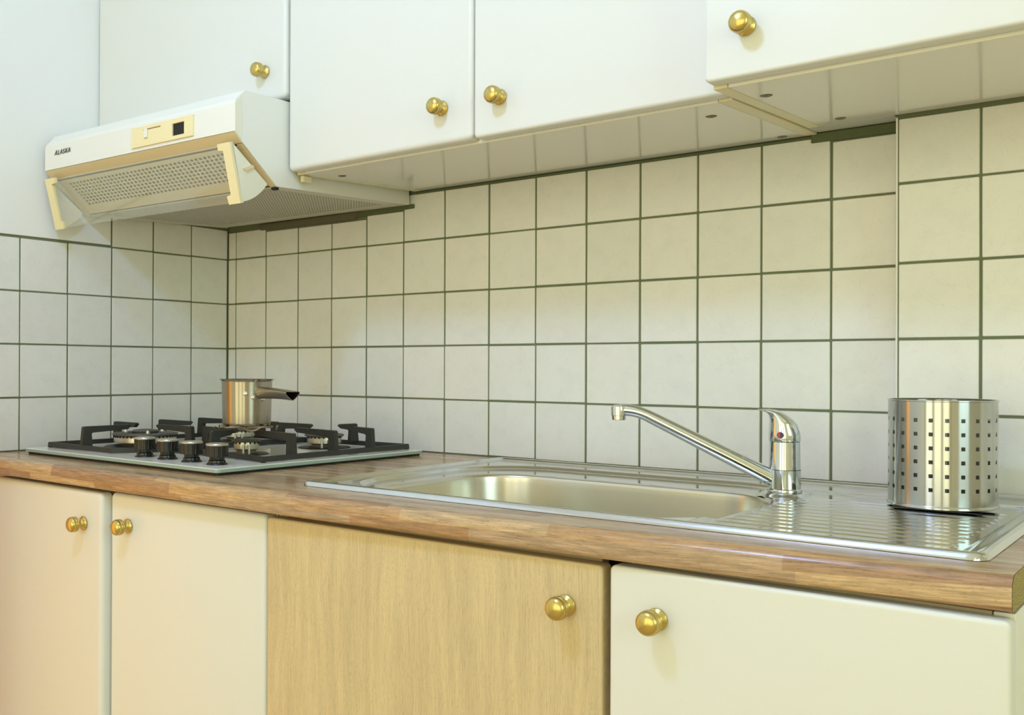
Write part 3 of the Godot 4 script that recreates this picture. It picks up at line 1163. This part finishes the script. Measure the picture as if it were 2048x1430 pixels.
func deck_height(x: float, z: float) -> float:
	var out := -rr_dist(x, z, SX0, SX1, SZ0, SZ1, 0.016)     # distance in from the outer edge
	var y := 0.9062
	if out < 0.0065:
		var q := 1.0 - clampf(out / 0.0065, 0.0, 1.0)
		y -= 0.0068 * (1.0 - sqrt(maxf(1.0 - q * q, 0.0)))
	y -= 0.0042 * smoothstep(0.0065, 0.0135, out)
	# shallow ledge round the bowl
	var led := rr_dist(x, z, 0.826, 1.352, 0.112, 0.514, 0.115)
	y -= 0.0050 * smoothstep(0.003, -0.004, led)
	# drainer
	var dr := rr_dist(x, z, 1.340, 1.594, 0.135, 0.513, 0.02)
	y -= 0.0030 * smoothstep(0.002, -0.006, dr) * (1.0 - smoothstep(0.003, -0.004, led))
	if x > 1.33 and x < 1.60:
		for k in 12:
			var zc := 0.2085 + k * 0.0252
			var xa := 1.352 if zc > 0.235 else 1.366
			var d := rr_dist(x, z, xa, 1.579, zc - 0.0034, zc + 0.0034, 0.0033)
			if d < 0.003:
				y += 0.0014 * smoothstep(0.003, -0.0030, d)
	# rolled lip into the bowl
	var b := rr_dist(x, z, BOWL[0], BOWL[1], BOWL[2], BOWL[3], BOWL[4])
	if b < 0.004:
		var q := 1.0 - clampf(b / 0.004, 0.0, 1.0)
		y -= 0.0016 * q * q
	# flat stand for the tap
	y = lerpf(y, 0.9021, smoothstep(0.036, 0.025, Vector2(x - 1.3275, z - 0.186).length()))
	return y


func sink() -> void:
	var t := thing("inset_sink", "stainless steel inset sink with one bowl and a ribbed drainer", "sink", Vector3(1.2, 0.899, 0.29))
	var s := Shape.new()
	var nx := 440
	var nz := 270
	var cx := (SX1 - SX0) / nx
	var cz := (SZ1 - SZ0) / nz
	var ids := PackedInt32Array()
	ids.resize((nx + 1) * (nz + 1))
	var inside := PackedByteArray()
	inside.resize(ids.size())
	for j in nz + 1:
		for i in nx + 1:
			var x := SX0 + i * cx
			var z := SZ0 + j * cz
			# outer corner rounding: pull grid points onto the rounded outline
			var od := rr_dist(x, z, SX0, SX1, SZ0, SZ1, 0.016)
			if od > 0.0:
				var mid := Vector2(clampf(x, SX0 + 0.016, SX1 - 0.016), clampf(z, SZ0 + 0.016, SZ1 - 0.016))
				var dv := (Vector2(x, z) - mid).normalized() * 0.016
				x = mid.x + dv.x
				z = mid.y + dv.y
			# bowl outline: snap
			var b := rr_dist(x, z, BOWL[0], BOWL[1], BOWL[2], BOWL[3], BOWL[4])
			var inn := 0
			if absf(b) < 0.0016:
				var gx := rr_dist(x + 0.0002, z, BOWL[0], BOWL[1], BOWL[2], BOWL[3], BOWL[4]) - rr_dist(x - 0.0002, z, BOWL[0], BOWL[1], BOWL[2], BOWL[3], BOWL[4])
				var gz := rr_dist(x, z + 0.0002, BOWL[0], BOWL[1], BOWL[2], BOWL[3], BOWL[4]) - rr_dist(x, z - 0.0002, BOWL[0], BOWL[1], BOWL[2], BOWL[3], BOWL[4])
				var gv := Vector2(gx, gz).normalized()
				x -= gv.x * b
				z -= gv.y * b
			elif b < 0.0:
				inn = 1
			var y := deck_height(x, z)
			var e := 0.0006
			var nn := Vector3((deck_height(x - e, z) - deck_height(x + e, z)) / (2 * e), 1.0, (deck_height(x, z - e) - deck_height(x, z + e)) / (2 * e)).normalized()
			ids[j * (nx + 1) + i] = s.vert(Vector3(x, y, z), nn, Vector2(x, z))
			inside[j * (nx + 1) + i] = inn
	for j in nz:
		for i in nx:
			var a := j * (nx + 1) + i
			var q := [a, a + 1, a + nx + 2, a + nx + 1]
			if inside[q[0]] or inside[q[1]] or inside[q[2]] or inside[q[3]]:
				continue
			s.idx.append_array(PackedInt32Array([q[0], q[1], q[2], q[0], q[2], q[3]]))
	part(s, "deck", M.steel, t)
	# bowl: rings from the lip down to the floor
	s = Shape.new()
	var rows := []
	var prof := [[0.0, 0.0], [0.0010, 0.0007], [0.0020, 0.0022], [0.0026, 0.0050], [0.0030, 0.012], [0.0055, 0.04], [0.010, 0.08], [0.0125, 0.115], [0.016, 0.130], [0.024, 0.140], [0.036, 0.1445], [0.06, 0.1462], [0.10, 0.1472]]
	var ytop := deck_height(1.1, BOWL[2])
	for q in prof:
		rows.append(bowl_ring(q[0], ytop - q[1]))
	s.grid(rows, true, false)
	var last: Array = rows[rows.size() - 1]
	s.fan(last, Vector3.UP)
	part(s, "bowl", M.bowl_steel, t, "deep rounded bowl")
	s = Shape.new()
	s.lathe(Vector3(1.10, ytop - 0.1468, 0.35), [Vector2(0.0, -0.0005), Vector2(0.028, 0.0006), Vector2(0.04, 0.0022), Vector2(0.044, 0.0012), Vector2(0.0445, -0.0006)], 32)
	part(s, "drain_strainer", M.chrome, t)


func bowl_ring(inset: float, y: float) -> Array:
	var ring := []
	var r: float = maxf(BOWL[4] - inset * 0.7, 0.03)
	var x0: float = BOWL[0] + inset
	var x1: float = BOWL[1] - inset
	var z0: float = BOWL[2] + inset
	var z1: float = BOWL[3] - inset
	var mids := [Vector2(x1 - r, z1 - r), Vector2(x0 + r, z1 - r), Vector2(x0 + r, z0 + r), Vector2(x1 - r, z0 + r)]
	for q in 4:
		for k in 21:
			var g := PI / 2 * (q + k / 20.0)
			ring.append(Vector3(mids[q].x + r * cos(g), y, mids[q].y + r * sin(g)))
	return ring


# ------------------------------------------------------------------ gas hob
func gas_hob() -> void:
	var t := thing("gas_hob", "pale glass gas hob with four burners and black cast iron grates", "hob", Vector3(0.342, 0.899, 0.292))
	var x0 := 0.060
	var x1 := 0.6245
	var z0 := 0.0555
	var z1 := 0.529
	var s := Shape.new()
	s.prism(plate_ring(x0 + 0.0045, x1 - 0.0045, z0 + 0.0045, z1 - 0.0045, 0.006, 0.8992), Vector3(0, 0.0040, 0))
	part(s, "gasket", M.black, t)
	# glass plate: green edge all round, pale top
	s = Shape.new()
	var ring := plate_ring(x0, x1, z0, z1, 0.008, 0.9033)
	s.prism(ring, Vector3(0, 0.0051, 0))
	var plate := part(s, "glass_plate", M.glass_edge, t, "greenish glass edge")
	s = Shape.new()
	var r0 := plate_ring(x0, x1, z0, z1, 0.008, 0.9084)
	var r1 := plate_ring(x0 + 0.0012, x1 - 0.0012, z0 + 0.0012, z1 - 0.0012, 0.0068, 0.9092)
	s.grid([r0, r1], true, false)
	s.fan(r1, Vector3.UP)
	part(s, "plate_face", M.glass_top, plate)

	# burners
	burner(t, Vector3(0.186, 0.9092, 0.352), 0.059, true)
	burner(t, Vector3(0.455, 0.9092, 0.335), 0.0225, false)
	burner(t, Vector3(0.456, 0.9092, 0.146), 0.033, false)
	burner(t, Vector3(0.208, 0.9092, 0.142), 0.033, false)
	# knobs
	for x in [0.3685, 0.4335, 0.4985, 0.5635]:
		control_knob(t, Vector3(x, 0.9092, 0.4815 + (x - 0.3685) * 0.03))
	# grates
	var y0 := 0.9105
	var y1 := 0.9190
	var ga := thing("pan_grate", "black cast iron pan grate over the large burner, nearest the side wall", "pan grate", Vector3(0.2, y0, 0.28), "hob grates")
	frame(ga, [Vector2(0.077, 0.075), Vector2(0.077, 0.483), Vector2(0.283, 0.487), Vector2(0.318, 0.435), Vector2(0.322, 0.075)], y0, y1)
	finger(ga, Vector2(0.186, 0.483), Vector2(0.186, 0.385), y1)
	finger(ga, Vector2(0.079, 0.345), Vector2(0.155, 0.348), y1)
	finger(ga, Vector2(0.318, 0.345), Vector2(0.220, 0.349), y1)
	finger(ga, Vector2(0.079, 0.240), Vector2(0.180, 0.240), y1)
	finger(ga, Vector2(0.079, 0.140), Vector2(0.180, 0.142), y1)
	finger(ga, Vector2(0.320, 0.140), Vector2(0.236, 0.142), y1)
	finger(ga, Vector2(0.208, 0.077), Vector2(0.208, 0.116), y1)
	var gb := thing("pan_grate", "black cast iron pan grate under the small saucepan", "pan grate", Vector3(0.465, y0, 0.25), "hob grates")
	frame(gb, [Vector2(0.332, 0.075), Vector2(0.334, 0.405), Vector2(0.487, 0.405), Vector2(0.596, 0.422), Vector2(0.594, 0.070)], y0, y1)
	finger(gb, Vector2(0.447, 0.405), Vector2(0.452, 0.362), y1)
	finger(gb, Vector2(0.594, 0.355), Vector2(0.484, 0.340), y1)
	finger(gb, Vector2(0.335, 0.330), Vector2(0.428, 0.334), y1)
	finger(gb, Vector2(0.594, 0.258), Vector2(0.478, 0.240), y1)
	finger(gb, Vector2(0.594, 0.165), Vector2(0.535, 0.150), y1)
	finger(gb, Vector2(0.334, 0.150), Vector2(0.425, 0.148), y1)
	finger(gb, Vector2(0.470, 0.075), Vector2(0.464, 0.116), y1)


func plate_ring(x0: float, x1: float, z0: float, z1: float, r: float, y: float) -> Array:
	var ring := []
	var mids := [Vector2(x1 - r, z1 - r), Vector2(x0 + r, z1 - r), Vector2(x0 + r, z0 + r), Vector2(x1 - r, z0 + r)]
	for q in 4:
		for k in 5:
			var g := PI / 2 * (q + k / 4.0)
			ring.append(hob_turn(Vector3(mids[q].x + r * cos(g), y, mids[q].y + r * sin(g))))
	return ring


# the hob lies about a degree askew on the worktop
func hob_turn(p: Vector3) -> Vector3:
	var c := Vector3(0.342, 0, 0.292)
	return c + (p - c).rotated(Vector3.UP, deg_to_rad(-1.0))


func burner(t: Node3D, at: Vector3, r: float, wok: bool) -> void:
	var s := Shape.new()
	s.lathe(at, [Vector2(0.0, 0.0002), Vector2(r + 0.017, 0.0002), Vector2(r + 0.015, 0.0016), Vector2(r + 0.004, 0.0022), Vector2(0.0, 0.0022)], 40)
	var b := part(s, "burner", M.black if not wok else M.iron, t)
	s = Shape.new()
	s.lathe(at, [Vector2(r * 0.7, 0.0022), Vector2(r * 0.74, 0.007), Vector2(r * 0.9, 0.0085), Vector2(r * 0.97, 0.0095), Vector2(r * 0.97, 0.0168), Vector2(r * 0.93, 0.0215), Vector2(r * 0.6, 0.0215)], 48)
	part(s, "burner_body", M.aluminium, b)
	# flame slots: teeth between body and cap
	s = Shape.new()
	var teeth := int(r * 700.0)
	for k in teeth:
		var a := TAU * k / teeth
		var bas := Basis(Vector3.UP, -a)
		var c := at + bas * Vector3(r * 0.955, 0.0195, 0)
		var hw := r * 0.95 * TAU / teeth * 0.14
		var q := []
		for m in [Vector3(-0.0012, -0.0010, -hw), Vector3(0.0012, -0.0010, -hw), Vector3(0.0006, 0.0022, -hw), Vector3(-0.0012, 0.0022, -hw), Vector3(-0.0012, -0.0010, hw), Vector3(0.0012, -0.0010, hw), Vector3(0.0006, 0.0022, hw), Vector3(-0.0012, 0.0022, hw)]:
			q.append(c + bas * m)
		s.hexa(q)
	part(s, "flame_slots", M.dark, b)
	s = Shape.new()
	if wok:
		s.lathe(at, [Vector2(r * 0.45, 0.0217), Vector2(r * 1.0, 0.0217), Vector2(r * 1.03, 0.0235), Vector2(r * 1.01, 0.0255), Vector2(r * 0.9, 0.0268), Vector2(r * 0.58, 0.0262), Vector2(r * 0.5, 0.0225)], 48)
		part(s, "burner_ring", M.burner_cap, b)
		s = Shape.new()
		s.lathe(at, [Vector2(r * 0.35, 0.022), Vector2(r * 0.40, 0.0255), Vector2(r * 0.42, 0.029), Vector2(r * 0.38, 0.0312), Vector2(r * 0.2, 0.0325), Vector2(0.0, 0.0328)], 40)
		part(s, "burner_cap", M.burner_cap, b)
		for k in 3:
			var a := 0.5 + TAU * k / 3.0
			var c := at + Vector3(cos(a), 0, sin(a)) * r * 0.66
			s = Shape.new()
			s.lathe(c, [Vector2(0.0042, 0.0262), Vector2(0.0036, 0.0295), Vector2(0.002, 0.0318), Vector2(0.0, 0.032)], 12)
			part(s, "igniter", M.aluminium, b)
	else:
		s.lathe(at, [Vector2(0.0, 0.0217), Vector2(r * 1.08, 0.0217), Vector2(r * 1.13, 0.0232), Vector2(r * 1.09, 0.0252), Vector2(r * 0.85, 0.0266), Vector2(0.0, 0.0268)], 40)
		part(s, "burner_cap", M.burner_cap, b)
		for k in 2:
			var a := 0.9 - 0.35 * k
			var c := at + Vector3(cos(a), 0, sin(a)) * (r + 0.006)
			s = Shape.new()
			s.lathe(c, [Vector2(0.0022, 0.002), Vector2(0.0020, 0.0165), Vector2(0.0012, 0.018), Vector2(0.0, 0.0182)], 10)
			part(s, "igniter", M.aluminium, b)


func control_knob(t: Node3D, at: Vector3) -> void:
	var s := Shape.new()
	s.lathe(at, [Vector2(0.0, 0.0002), Vector2(0.0165, 0.0002), Vector2(0.0155, 0.002), Vector2(0.0135, 0.003), Vector2(0.013, 0.0065), Vector2(0.0115, 0.008), Vector2(0.012, 0.0135)], 28)
	var k := part(s, "control_knob", M.knob_black, t)
	s = Shape.new()
	var ring_lo := []
	var ring_hi := []
	var n := 72
	for i in n:
		var a := TAU * i / n
		var r := 0.0172 + (0.0003 if i % 2 else 0.0)
		ring_lo.append(at + Vector3(cos(a) * r * 0.97, 0.013, sin(a) * r * 0.97))
		ring_hi.append(at + Vector3(cos(a) * r, 0.0295, sin(a) * r))
	s.fan(ring_lo, Vector3.DOWN)
	for i in n:
		s.quad(ring_lo[i], ring_lo[(i + 1) % n], ring_hi[(i + 1) % n], ring_hi[i], Vector2.ZERO, Vector2.ONE, ring_hi[i] - at - Vector3(0, 0.0295, 0))
	part(s, "grip", M.knob_black, k)
	s = Shape.new()
	s.lathe(at, [Vector2(0.0173, 0.0293), Vector2(0.0175, 0.0310), Vector2(0.0166, 0.0326), Vector2(0.011, 0.0333), Vector2(0.0, 0.0334)], 36)
	part(s, "knob_cap", M.knob_top, k, "metal topped knob")


func frame(t: Node3D, pts: Array, y0: float, y1: float) -> void:
	var s := Shape.new()
	var n := pts.size()
	var w := 0.0037
	# mitred bar round the outline
	var mid := Vector2.ZERO
	for p in pts:
		mid += p / n
	var ring := [[], [], [], []]
	for k in n:
		var p: Vector2 = pts[k]
		var d1: Vector2 = (p - pts[(k - 1 + n) % n]).normalized()
		var d2: Vector2 = (pts[(k + 1) % n] - p).normalized()
		var n1 := Vector2(d1.y, -d1.x)
		var n2 := Vector2(d2.y, -d2.x)
		if n1.dot(p - mid) < 0.0:
			n1 = -n1
			n2 = -n2
		var m := (n1 + n2).normalized()
		m = m / maxf(m.dot(n1), 0.3)
		ring[0].append(Vector3(p.x + m.x * w, y0, p.y + m.y * w))
		ring[1].append(Vector3(p.x + m.x * w * 0.75, y1, p.y + m.y * w * 0.75))
		ring[2].append(Vector3(p.x - m.x * w * 0.75, y1, p.y - m.y * w * 0.75))
		ring[3].append(Vector3(p.x - m.x * w, y0, p.y - m.y * w))
	for k in n:
		var k2 := (k + 1) % n
		for q in 4:
			var q2 := (q + 1) % 4
			var c: Vector3 = (ring[0][k] + ring[2][k2]) * 0.5
			s.quad(ring[q][k], ring[q][k2], ring[q2][k2], ring[q2][k], Vector2.ZERO, Vector2.ONE, (ring[q][k] + ring[q2][k2]) * 0.5 - c)
	part(s, "frame", M.iron, t)
	for k in n:
		if k == 0 or k == 1 or k == n - 2 or k == n - 1:
			var p: Vector2 = pts[k].lerp(mid, 0.12)
			p = pts[k]
			var f := Shape.new()
			f.rbox(Vector3(p.x - 0.003, 0.9093, p.y - 0.003), Vector3(p.x + 0.003, y0, p.y + 0.003))
			part(f, "foot", M.black, t)


# upright on the frame with an arm reaching over the burner
func finger(t: Node3D, a: Vector2, b: Vector2, y1: float) -> void:
	var d := (b - a).normalized()
	var l := a.distance_to(b)
	var h := 0.9520
	var side := Vector3(-d.y, 0, d.x) * 0.0042
	var p := func(u: float, y: float) -> Vector3:
		return Vector3(a.x + d.x * u, y, a.y + d.y * u)
	var s := Shape.new()
	var ring := [p.call(-0.0045, y1 - 0.002), p.call(-0.001, h - 0.002), p.call(0.001, h), p.call(l - 0.004, h), p.call(l, h - 0.003), p.call(l - 0.008, h - 0.0085), p.call(0.017, h - 0.0115), p.call(0.0145, h - 0.0135), p.call(0.0165, y1 - 0.002)]
	var moved := []
	for q in ring:
		moved.append(q - side)
	s.prism(moved, side * 2.0)
	part(s, "finger", M.iron, t)


# ------------------------------------------------------------------ tap
func tap() -> void:
	var o := Vector3(1.3275, 0.9023, 0.186)
	var t := thing("mixer_tap", "chrome single-lever mixer tap with a long low spout", "tap", o)
	var dir := Vector3(-0.915, 0, 0.403).normalized()
	var crs := Vector3(-dir.z, 0, dir.x)
	var s := Shape.new()
	s.lathe(o, [Vector2(0.0, 0.0), Vector2(0.0212, 0.0), Vector2(0.0216, 0.0012), Vector2(0.0212, 0.0035), Vector2(0.0198, 0.0045), Vector2(0.0196, 0.0285)], 48)
	part(s, "base", M.chrome, t)
	s = Shape.new()
	s.lathe(o, [Vector2(0.0188, 0.0285), Vector2(0.0194, 0.0292), Vector2(0.0188, 0.064), Vector2(0.0180, 0.0646)], 48)
	part(s, "body", M.chrome, t)
	# lever cap: lofted sections leaning towards the spout
	s = Shape.new()
	var sec := [[0.0648, -0.0186, 0.0186, 0.0186], [0.0662, -0.0196, 0.0196, 0.0196], [0.075, -0.0192, 0.0196, 0.0196], [0.081, -0.0170, 0.0194, 0.0190], [0.087, -0.0150, 0.0190, 0.0184], [0.093, -0.0100, 0.0188, 0.0170], [0.098, -0.0040, 0.0196, 0.0150], [0.1015, 0.0012, 0.0225, 0.0128], [0.1035, 0.0058, 0.0290, 0.0104], [0.1050, 0.0110, 0.0345, 0.0078], [0.1057, 0.0180, 0.0330, 0.0045]]
	var rows := []
	for q in sec:
		var row := []
		for k in 40:
			var a := TAU * k / 40.0
			row.append(o + Vector3(0, q[0], 0) + dir * ((q[1] + q[2]) * 0.5 + (q[2] - q[1]) * 0.5 * cos(a)) + crs * q[3] * sin(a))
		rows.append(row)
	s.grid(rows, true, true)
	s.fan(rows[0], Vector3.DOWN)
	s.fan(rows[rows.size() - 1], Vector3.UP)
	var lever := part(s, "lever", M.chrome, t)
	# hot and cold mark
	for k in 2:
		var f := Shape.new()
		var ring := []
		var nrm := Vector3(0.06, 0.0, 1.0).normalized()
		var ax := Vector3.UP.cross(nrm).normalized()
		var c := o + Vector3(0.0, 0.0735, 0.0) + nrm * 0.0202
		for q in 9:
			var a := PI / 2 + PI * q / 8.0 + (PI if k else 0.0)
			ring.append(c + ax * cos(a) * 0.0043 + Vector3.UP * sin(a) * 0.0043)
		f.prism(ring, nrm * -0.0022)
		part(f, "hot_mark" if k == 0 else "cold_mark", M.red if k == 0 else M.blue, lever, "red half of the round mark" if k == 0 else "blue half of the round mark")
	# spout
	s = Shape.new()
	var root := o + Vector3(0, 0.0155, 0) + dir * 0.012
	var tip := Vector3(1.1385, 1.0015, 0.2755)
	var knee := root.lerp(tip, 0.80) + Vector3(0, 0.0115, 0)
	var path := []
	var radii := []
	for k in 9:
		path.append(root.lerp(knee, k / 8.0))
		radii.append(lerpf(0.0118, 0.0084, k / 8.0))
	var ctl := knee + (knee - root).normalized() * 0.022
	for k in range(1, 11):
		var u := k / 10.0
		path.append(knee * (1 - u) * (1 - u) + ctl * 2.0 * u * (1 - u) + (tip + Vector3(0, 0.0025, 0)) * u * u)
		radii.append(0.0082)
	s.tube(path, radii, 20, false, true, 0.95)
	part(s, "spout", M.chrome, t)
	s = Shape.new()
	s.lathe(tip, [Vector2(0.0, -0.0105), Vector2(0.0086, -0.0105), Vector2(0.0092, -0.0098), Vector2(0.0094, -0.0050), Vector2(0.0103, -0.0045), Vector2(0.0105, 0.0060), Vector2(0.0098, 0.0082), Vector2(0.005, 0.0098), Vector2(0.0, 0.0101)], 32)
	part(s, "aerator", M.chrome, t)


# ------------------------------------------------------------------ cutlery basket
func basket() -> void:
	var o := Vector3(1.5125, 0.9032, 0.1975)
	var t := thing("utensil_holder", "empty round stainless steel utensil holder with square holes", "utensil holder", o)
	var r := 0.0568
	var h := 0.1225
	var cols := 22
	# heights: plain bands and hole rows
	var hs := [0.0045]
	for k in 6:
		var c := 0.0225 + k * 0.0155
		hs.append(c - 0.0022)
		hs.append(c + 0.0022)
	hs.append(h - 0.0015)
	var turn := deg_to_rad(16.7)
	var step := TAU / cols
	var hole := 0.0043 / r
	var s := Shape.new()
	for layer in 2:
		var rr := r if layer == 0 else r - 0.0009
		var sg := 1.0 if layer == 0 else -1.0
		for c in cols:
			# angle stops in one column: hole then plain
			var a0 := turn + c * step - hole * 0.5
			var stops := [a0, a0 + hole]
			for q in range(1, 6):
				stops.append(a0 + hole + (step - hole) * q / 5.0)
			for i in stops.size() - 1:
				for j in hs.size() - 1:
					if i == 0 and j % 2 == 1 and j < hs.size() - 2:
						continue
					var pts := []
					for w in [[i, j], [i + 1, j], [i + 1, j + 1], [i, j + 1]]:
						var a: float = stops[w[0]]
						pts.append(s.vert(o + Vector3(sin(a) * rr, hs[w[1]], cos(a) * rr), Vector3(sin(a), 0, cos(a)) * sg, Vector2(a / TAU, hs[w[1]] / h)))
					s.tri(pts[0], pts[1], pts[2])
					s.tri(pts[0], pts[2], pts[3])
	# thickness of the holes
	for c in cols:
		for k in 6:
			var a0 := turn + c * step - hole * 0.5
			var ya: float = hs[1 + 2 * k]
			var yb: float = hs[2 + 2 * k]
			var q := [Vector2(a0, ya), Vector2(a0 + hole, ya), Vector2(a0 + hole, yb), Vector2(a0, yb)]
			for e in 4:
				var p: Vector2 = q[e]
				var p2: Vector2 = q[(e + 1) % 4]
				s.quad(o + Vector3(sin(p.x) * r, p.y, cos(p.x) * r), o + Vector3(sin(p2.x) * r, p2.y, cos(p2.x) * r), o + Vector3(sin(p2.x) * (r - 0.0009), p2.y, cos(p2.x) * (r - 0.0009)), o + Vector3(sin(p.x) * (r - 0.0009), p.y, cos(p.x) * (r - 0.0009)))
	part(s, "wall", M.basket_steel, t)
	s = Shape.new()
	s.lathe(o, [Vector2(r - 0.0009, h - 0.0016), Vector2(r - 0.0011, h - 0.0006), Vector2(r - 0.0004, h), Vector2(r + 0.0005, h - 0.0004), Vector2(r + 0.0006, h - 0.0014), Vector2(r, h - 0.002)], 96)
	part(s, "rolled_rim", M.basket_steel, t)
	s = Shape.new()
	s.lathe(o, [Vector2(0.0, 0.0042), Vector2(r - 0.003, 0.0042), Vector2(r - 0.003, 0.0008), Vector2(r - 0.001, 0.0002), Vector2(r + 0.0012, 0.0010), Vector2(r + 0.0012, 0.0028), Vector2(r, 0.0046)], 96)
	part(s, "base", M.basket_steel, t)


# ------------------------------------------------------------------ saucepan and wire stand
func saucepan() -> void:
	var o := Vector3(0.480, 0.9613, 0.356)
	var w := thing("wire_stand", "thin bent wire simmer stand under the saucepan", "wire stand", o - Vector3(0, 0.009, 0))
	var s := Shape.new()
	var loop := []
	for k in 120:
		var a := TAU * k / 120.0
		var rr := 0.041 + 0.0105 * cos(4.0 * a + 0.6)
		loop.append(Vector3(o.x + rr * cos(a), 0.9596, o.z + rr * sin(a)))
	s.tube(loop, 0.0016, 8, true)
	part(s, "wire_loop", M.wire, w)
	for k in 4:
		var a: float = [0.6, 2.55, 3.9, 5.5][k]
		var e := Vector3(cos(a), 0, sin(a))
		var c := Vector3(o.x, 0.9596, o.z)
		var q := e.cross(Vector3.UP)
		s = Shape.new()
		s.tube([c + e * 0.051 - q * 0.017, c + e * 0.050 - q * 0.010 - Vector3(0, 0.0040, 0), c + e * 0.049 - q * 0.004 - Vector3(0, 0.0058, 0), c + e * 0.049 + q * 0.003 - Vector3(0, 0.0048, 0), c + e * 0.051 + q * 0.012], 0.0016, 8)
		part(s, "wire_hook", M.wire, w)

	var t := thing("saucepan", "small worn stainless steel milk pan with a hollow handle", "saucepan", o)
	s = Shape.new()
	var h := 0.0780
	s.lathe(o, [Vector2(0.0, 0.0002), Vector2(0.0365, 0.0), Vector2(0.0395, 0.0012), Vector2(0.0408, 0.0042), Vector2(0.0412, 0.02), Vector2(0.0420, 0.05), Vector2(0.0426, h - 0.005), Vector2(0.0434, h - 0.0022), Vector2(0.0462, h - 0.0004), Vector2(0.0464, h), Vector2(0.0452, h), Vector2(0.0428, h - 0.002), Vector2(0.0419, h - 0.006), Vector2(0.0405, 0.02), Vector2(0.0395, 0.004), Vector2(0.0, 0.0022)], 64, Basis.IDENTITY, 0.9)
	part(s, "body", M.pan_steel, t)
	# handle: hollow, tapering from a round neck to a three-cornered open end
	var dir := Vector3(0.985, 0.0, 0.15).normalized()
	var side := dir.cross(Vector3.UP).normalized()
	var up := side.cross(dir)
	var root := o + Vector3(0, 0.0555, 0) + Vector3(dir.x, 0, dir.z).normalized() * 0.0415
	var rows := []
	var sections := 14
	for k in sections:
		var u := k / float(sections - 1)
		var c := root + dir * (0.094 * u) + up * (0.002 * sin(PI * u) + 0.001 * u)
		var hw := lerpf(0.0095, 0.0140, u)
		var hh := lerpf(0.0100, 0.0066, u)
		var row := []
		for q in 24:
			var a := TAU * q / 24.0
			var x := cos(a)
			var y := sin(a)
			# flatten the top and pull the underside to a keel
			var yy := y * hh if y > 0.0 else y * hh * lerpf(1.0, 1.75, u)
			if y > 0.0:
				yy = lerpf(y, minf(y, 0.45), u) * hh
			var xx := x * hw * (lerpf(1.0, 1.0 - 0.55 * absf(minf(y, 0.0)), u))
			row.append(c + side * xx + up * yy)
		# slanting open end
		rows.append(row)
	s = Shape.new()
	s.grid(rows, true, false)
	var thin := []
	for k in sections:
		var row := []
		var c := Vector3.ZERO
		for p in rows[k]:
			c += p / 24.0
		for p in rows[k]:
			row.append(p + (c - p).normalized() * 0.0009)
		thin.append(row)
	s.grid(thin, true, true)
	s.grid([rows[sections - 1], thin[sections - 1]], true, false)
	var hd := part(s, "handle", M.pan_steel, t)
	# rivets on the bracket, hanging hole
	for k in 3:
		var a := [0.62, 0.30, -0.12][k] as float
		var base_a := atan2(dir.z, dir.x) + a
		var e := Vector3(cos(base_a), 0, sin(base_a))
		var c: Vector3 = o + Vector3(0, [0.0540, 0.0475, 0.0445][k], 0) + e * 0.0421
		s = Shape.new()
		s.lathe(c, [Vector2(0.0042, -0.0004), Vector2(0.0040, 0.0008), Vector2(0.0026, 0.0018), Vector2(0.0, 0.0021)], 14, Basis(Quaternion(Vector3.UP, e)))
		part(s, "rivet", M.rivet, hd)
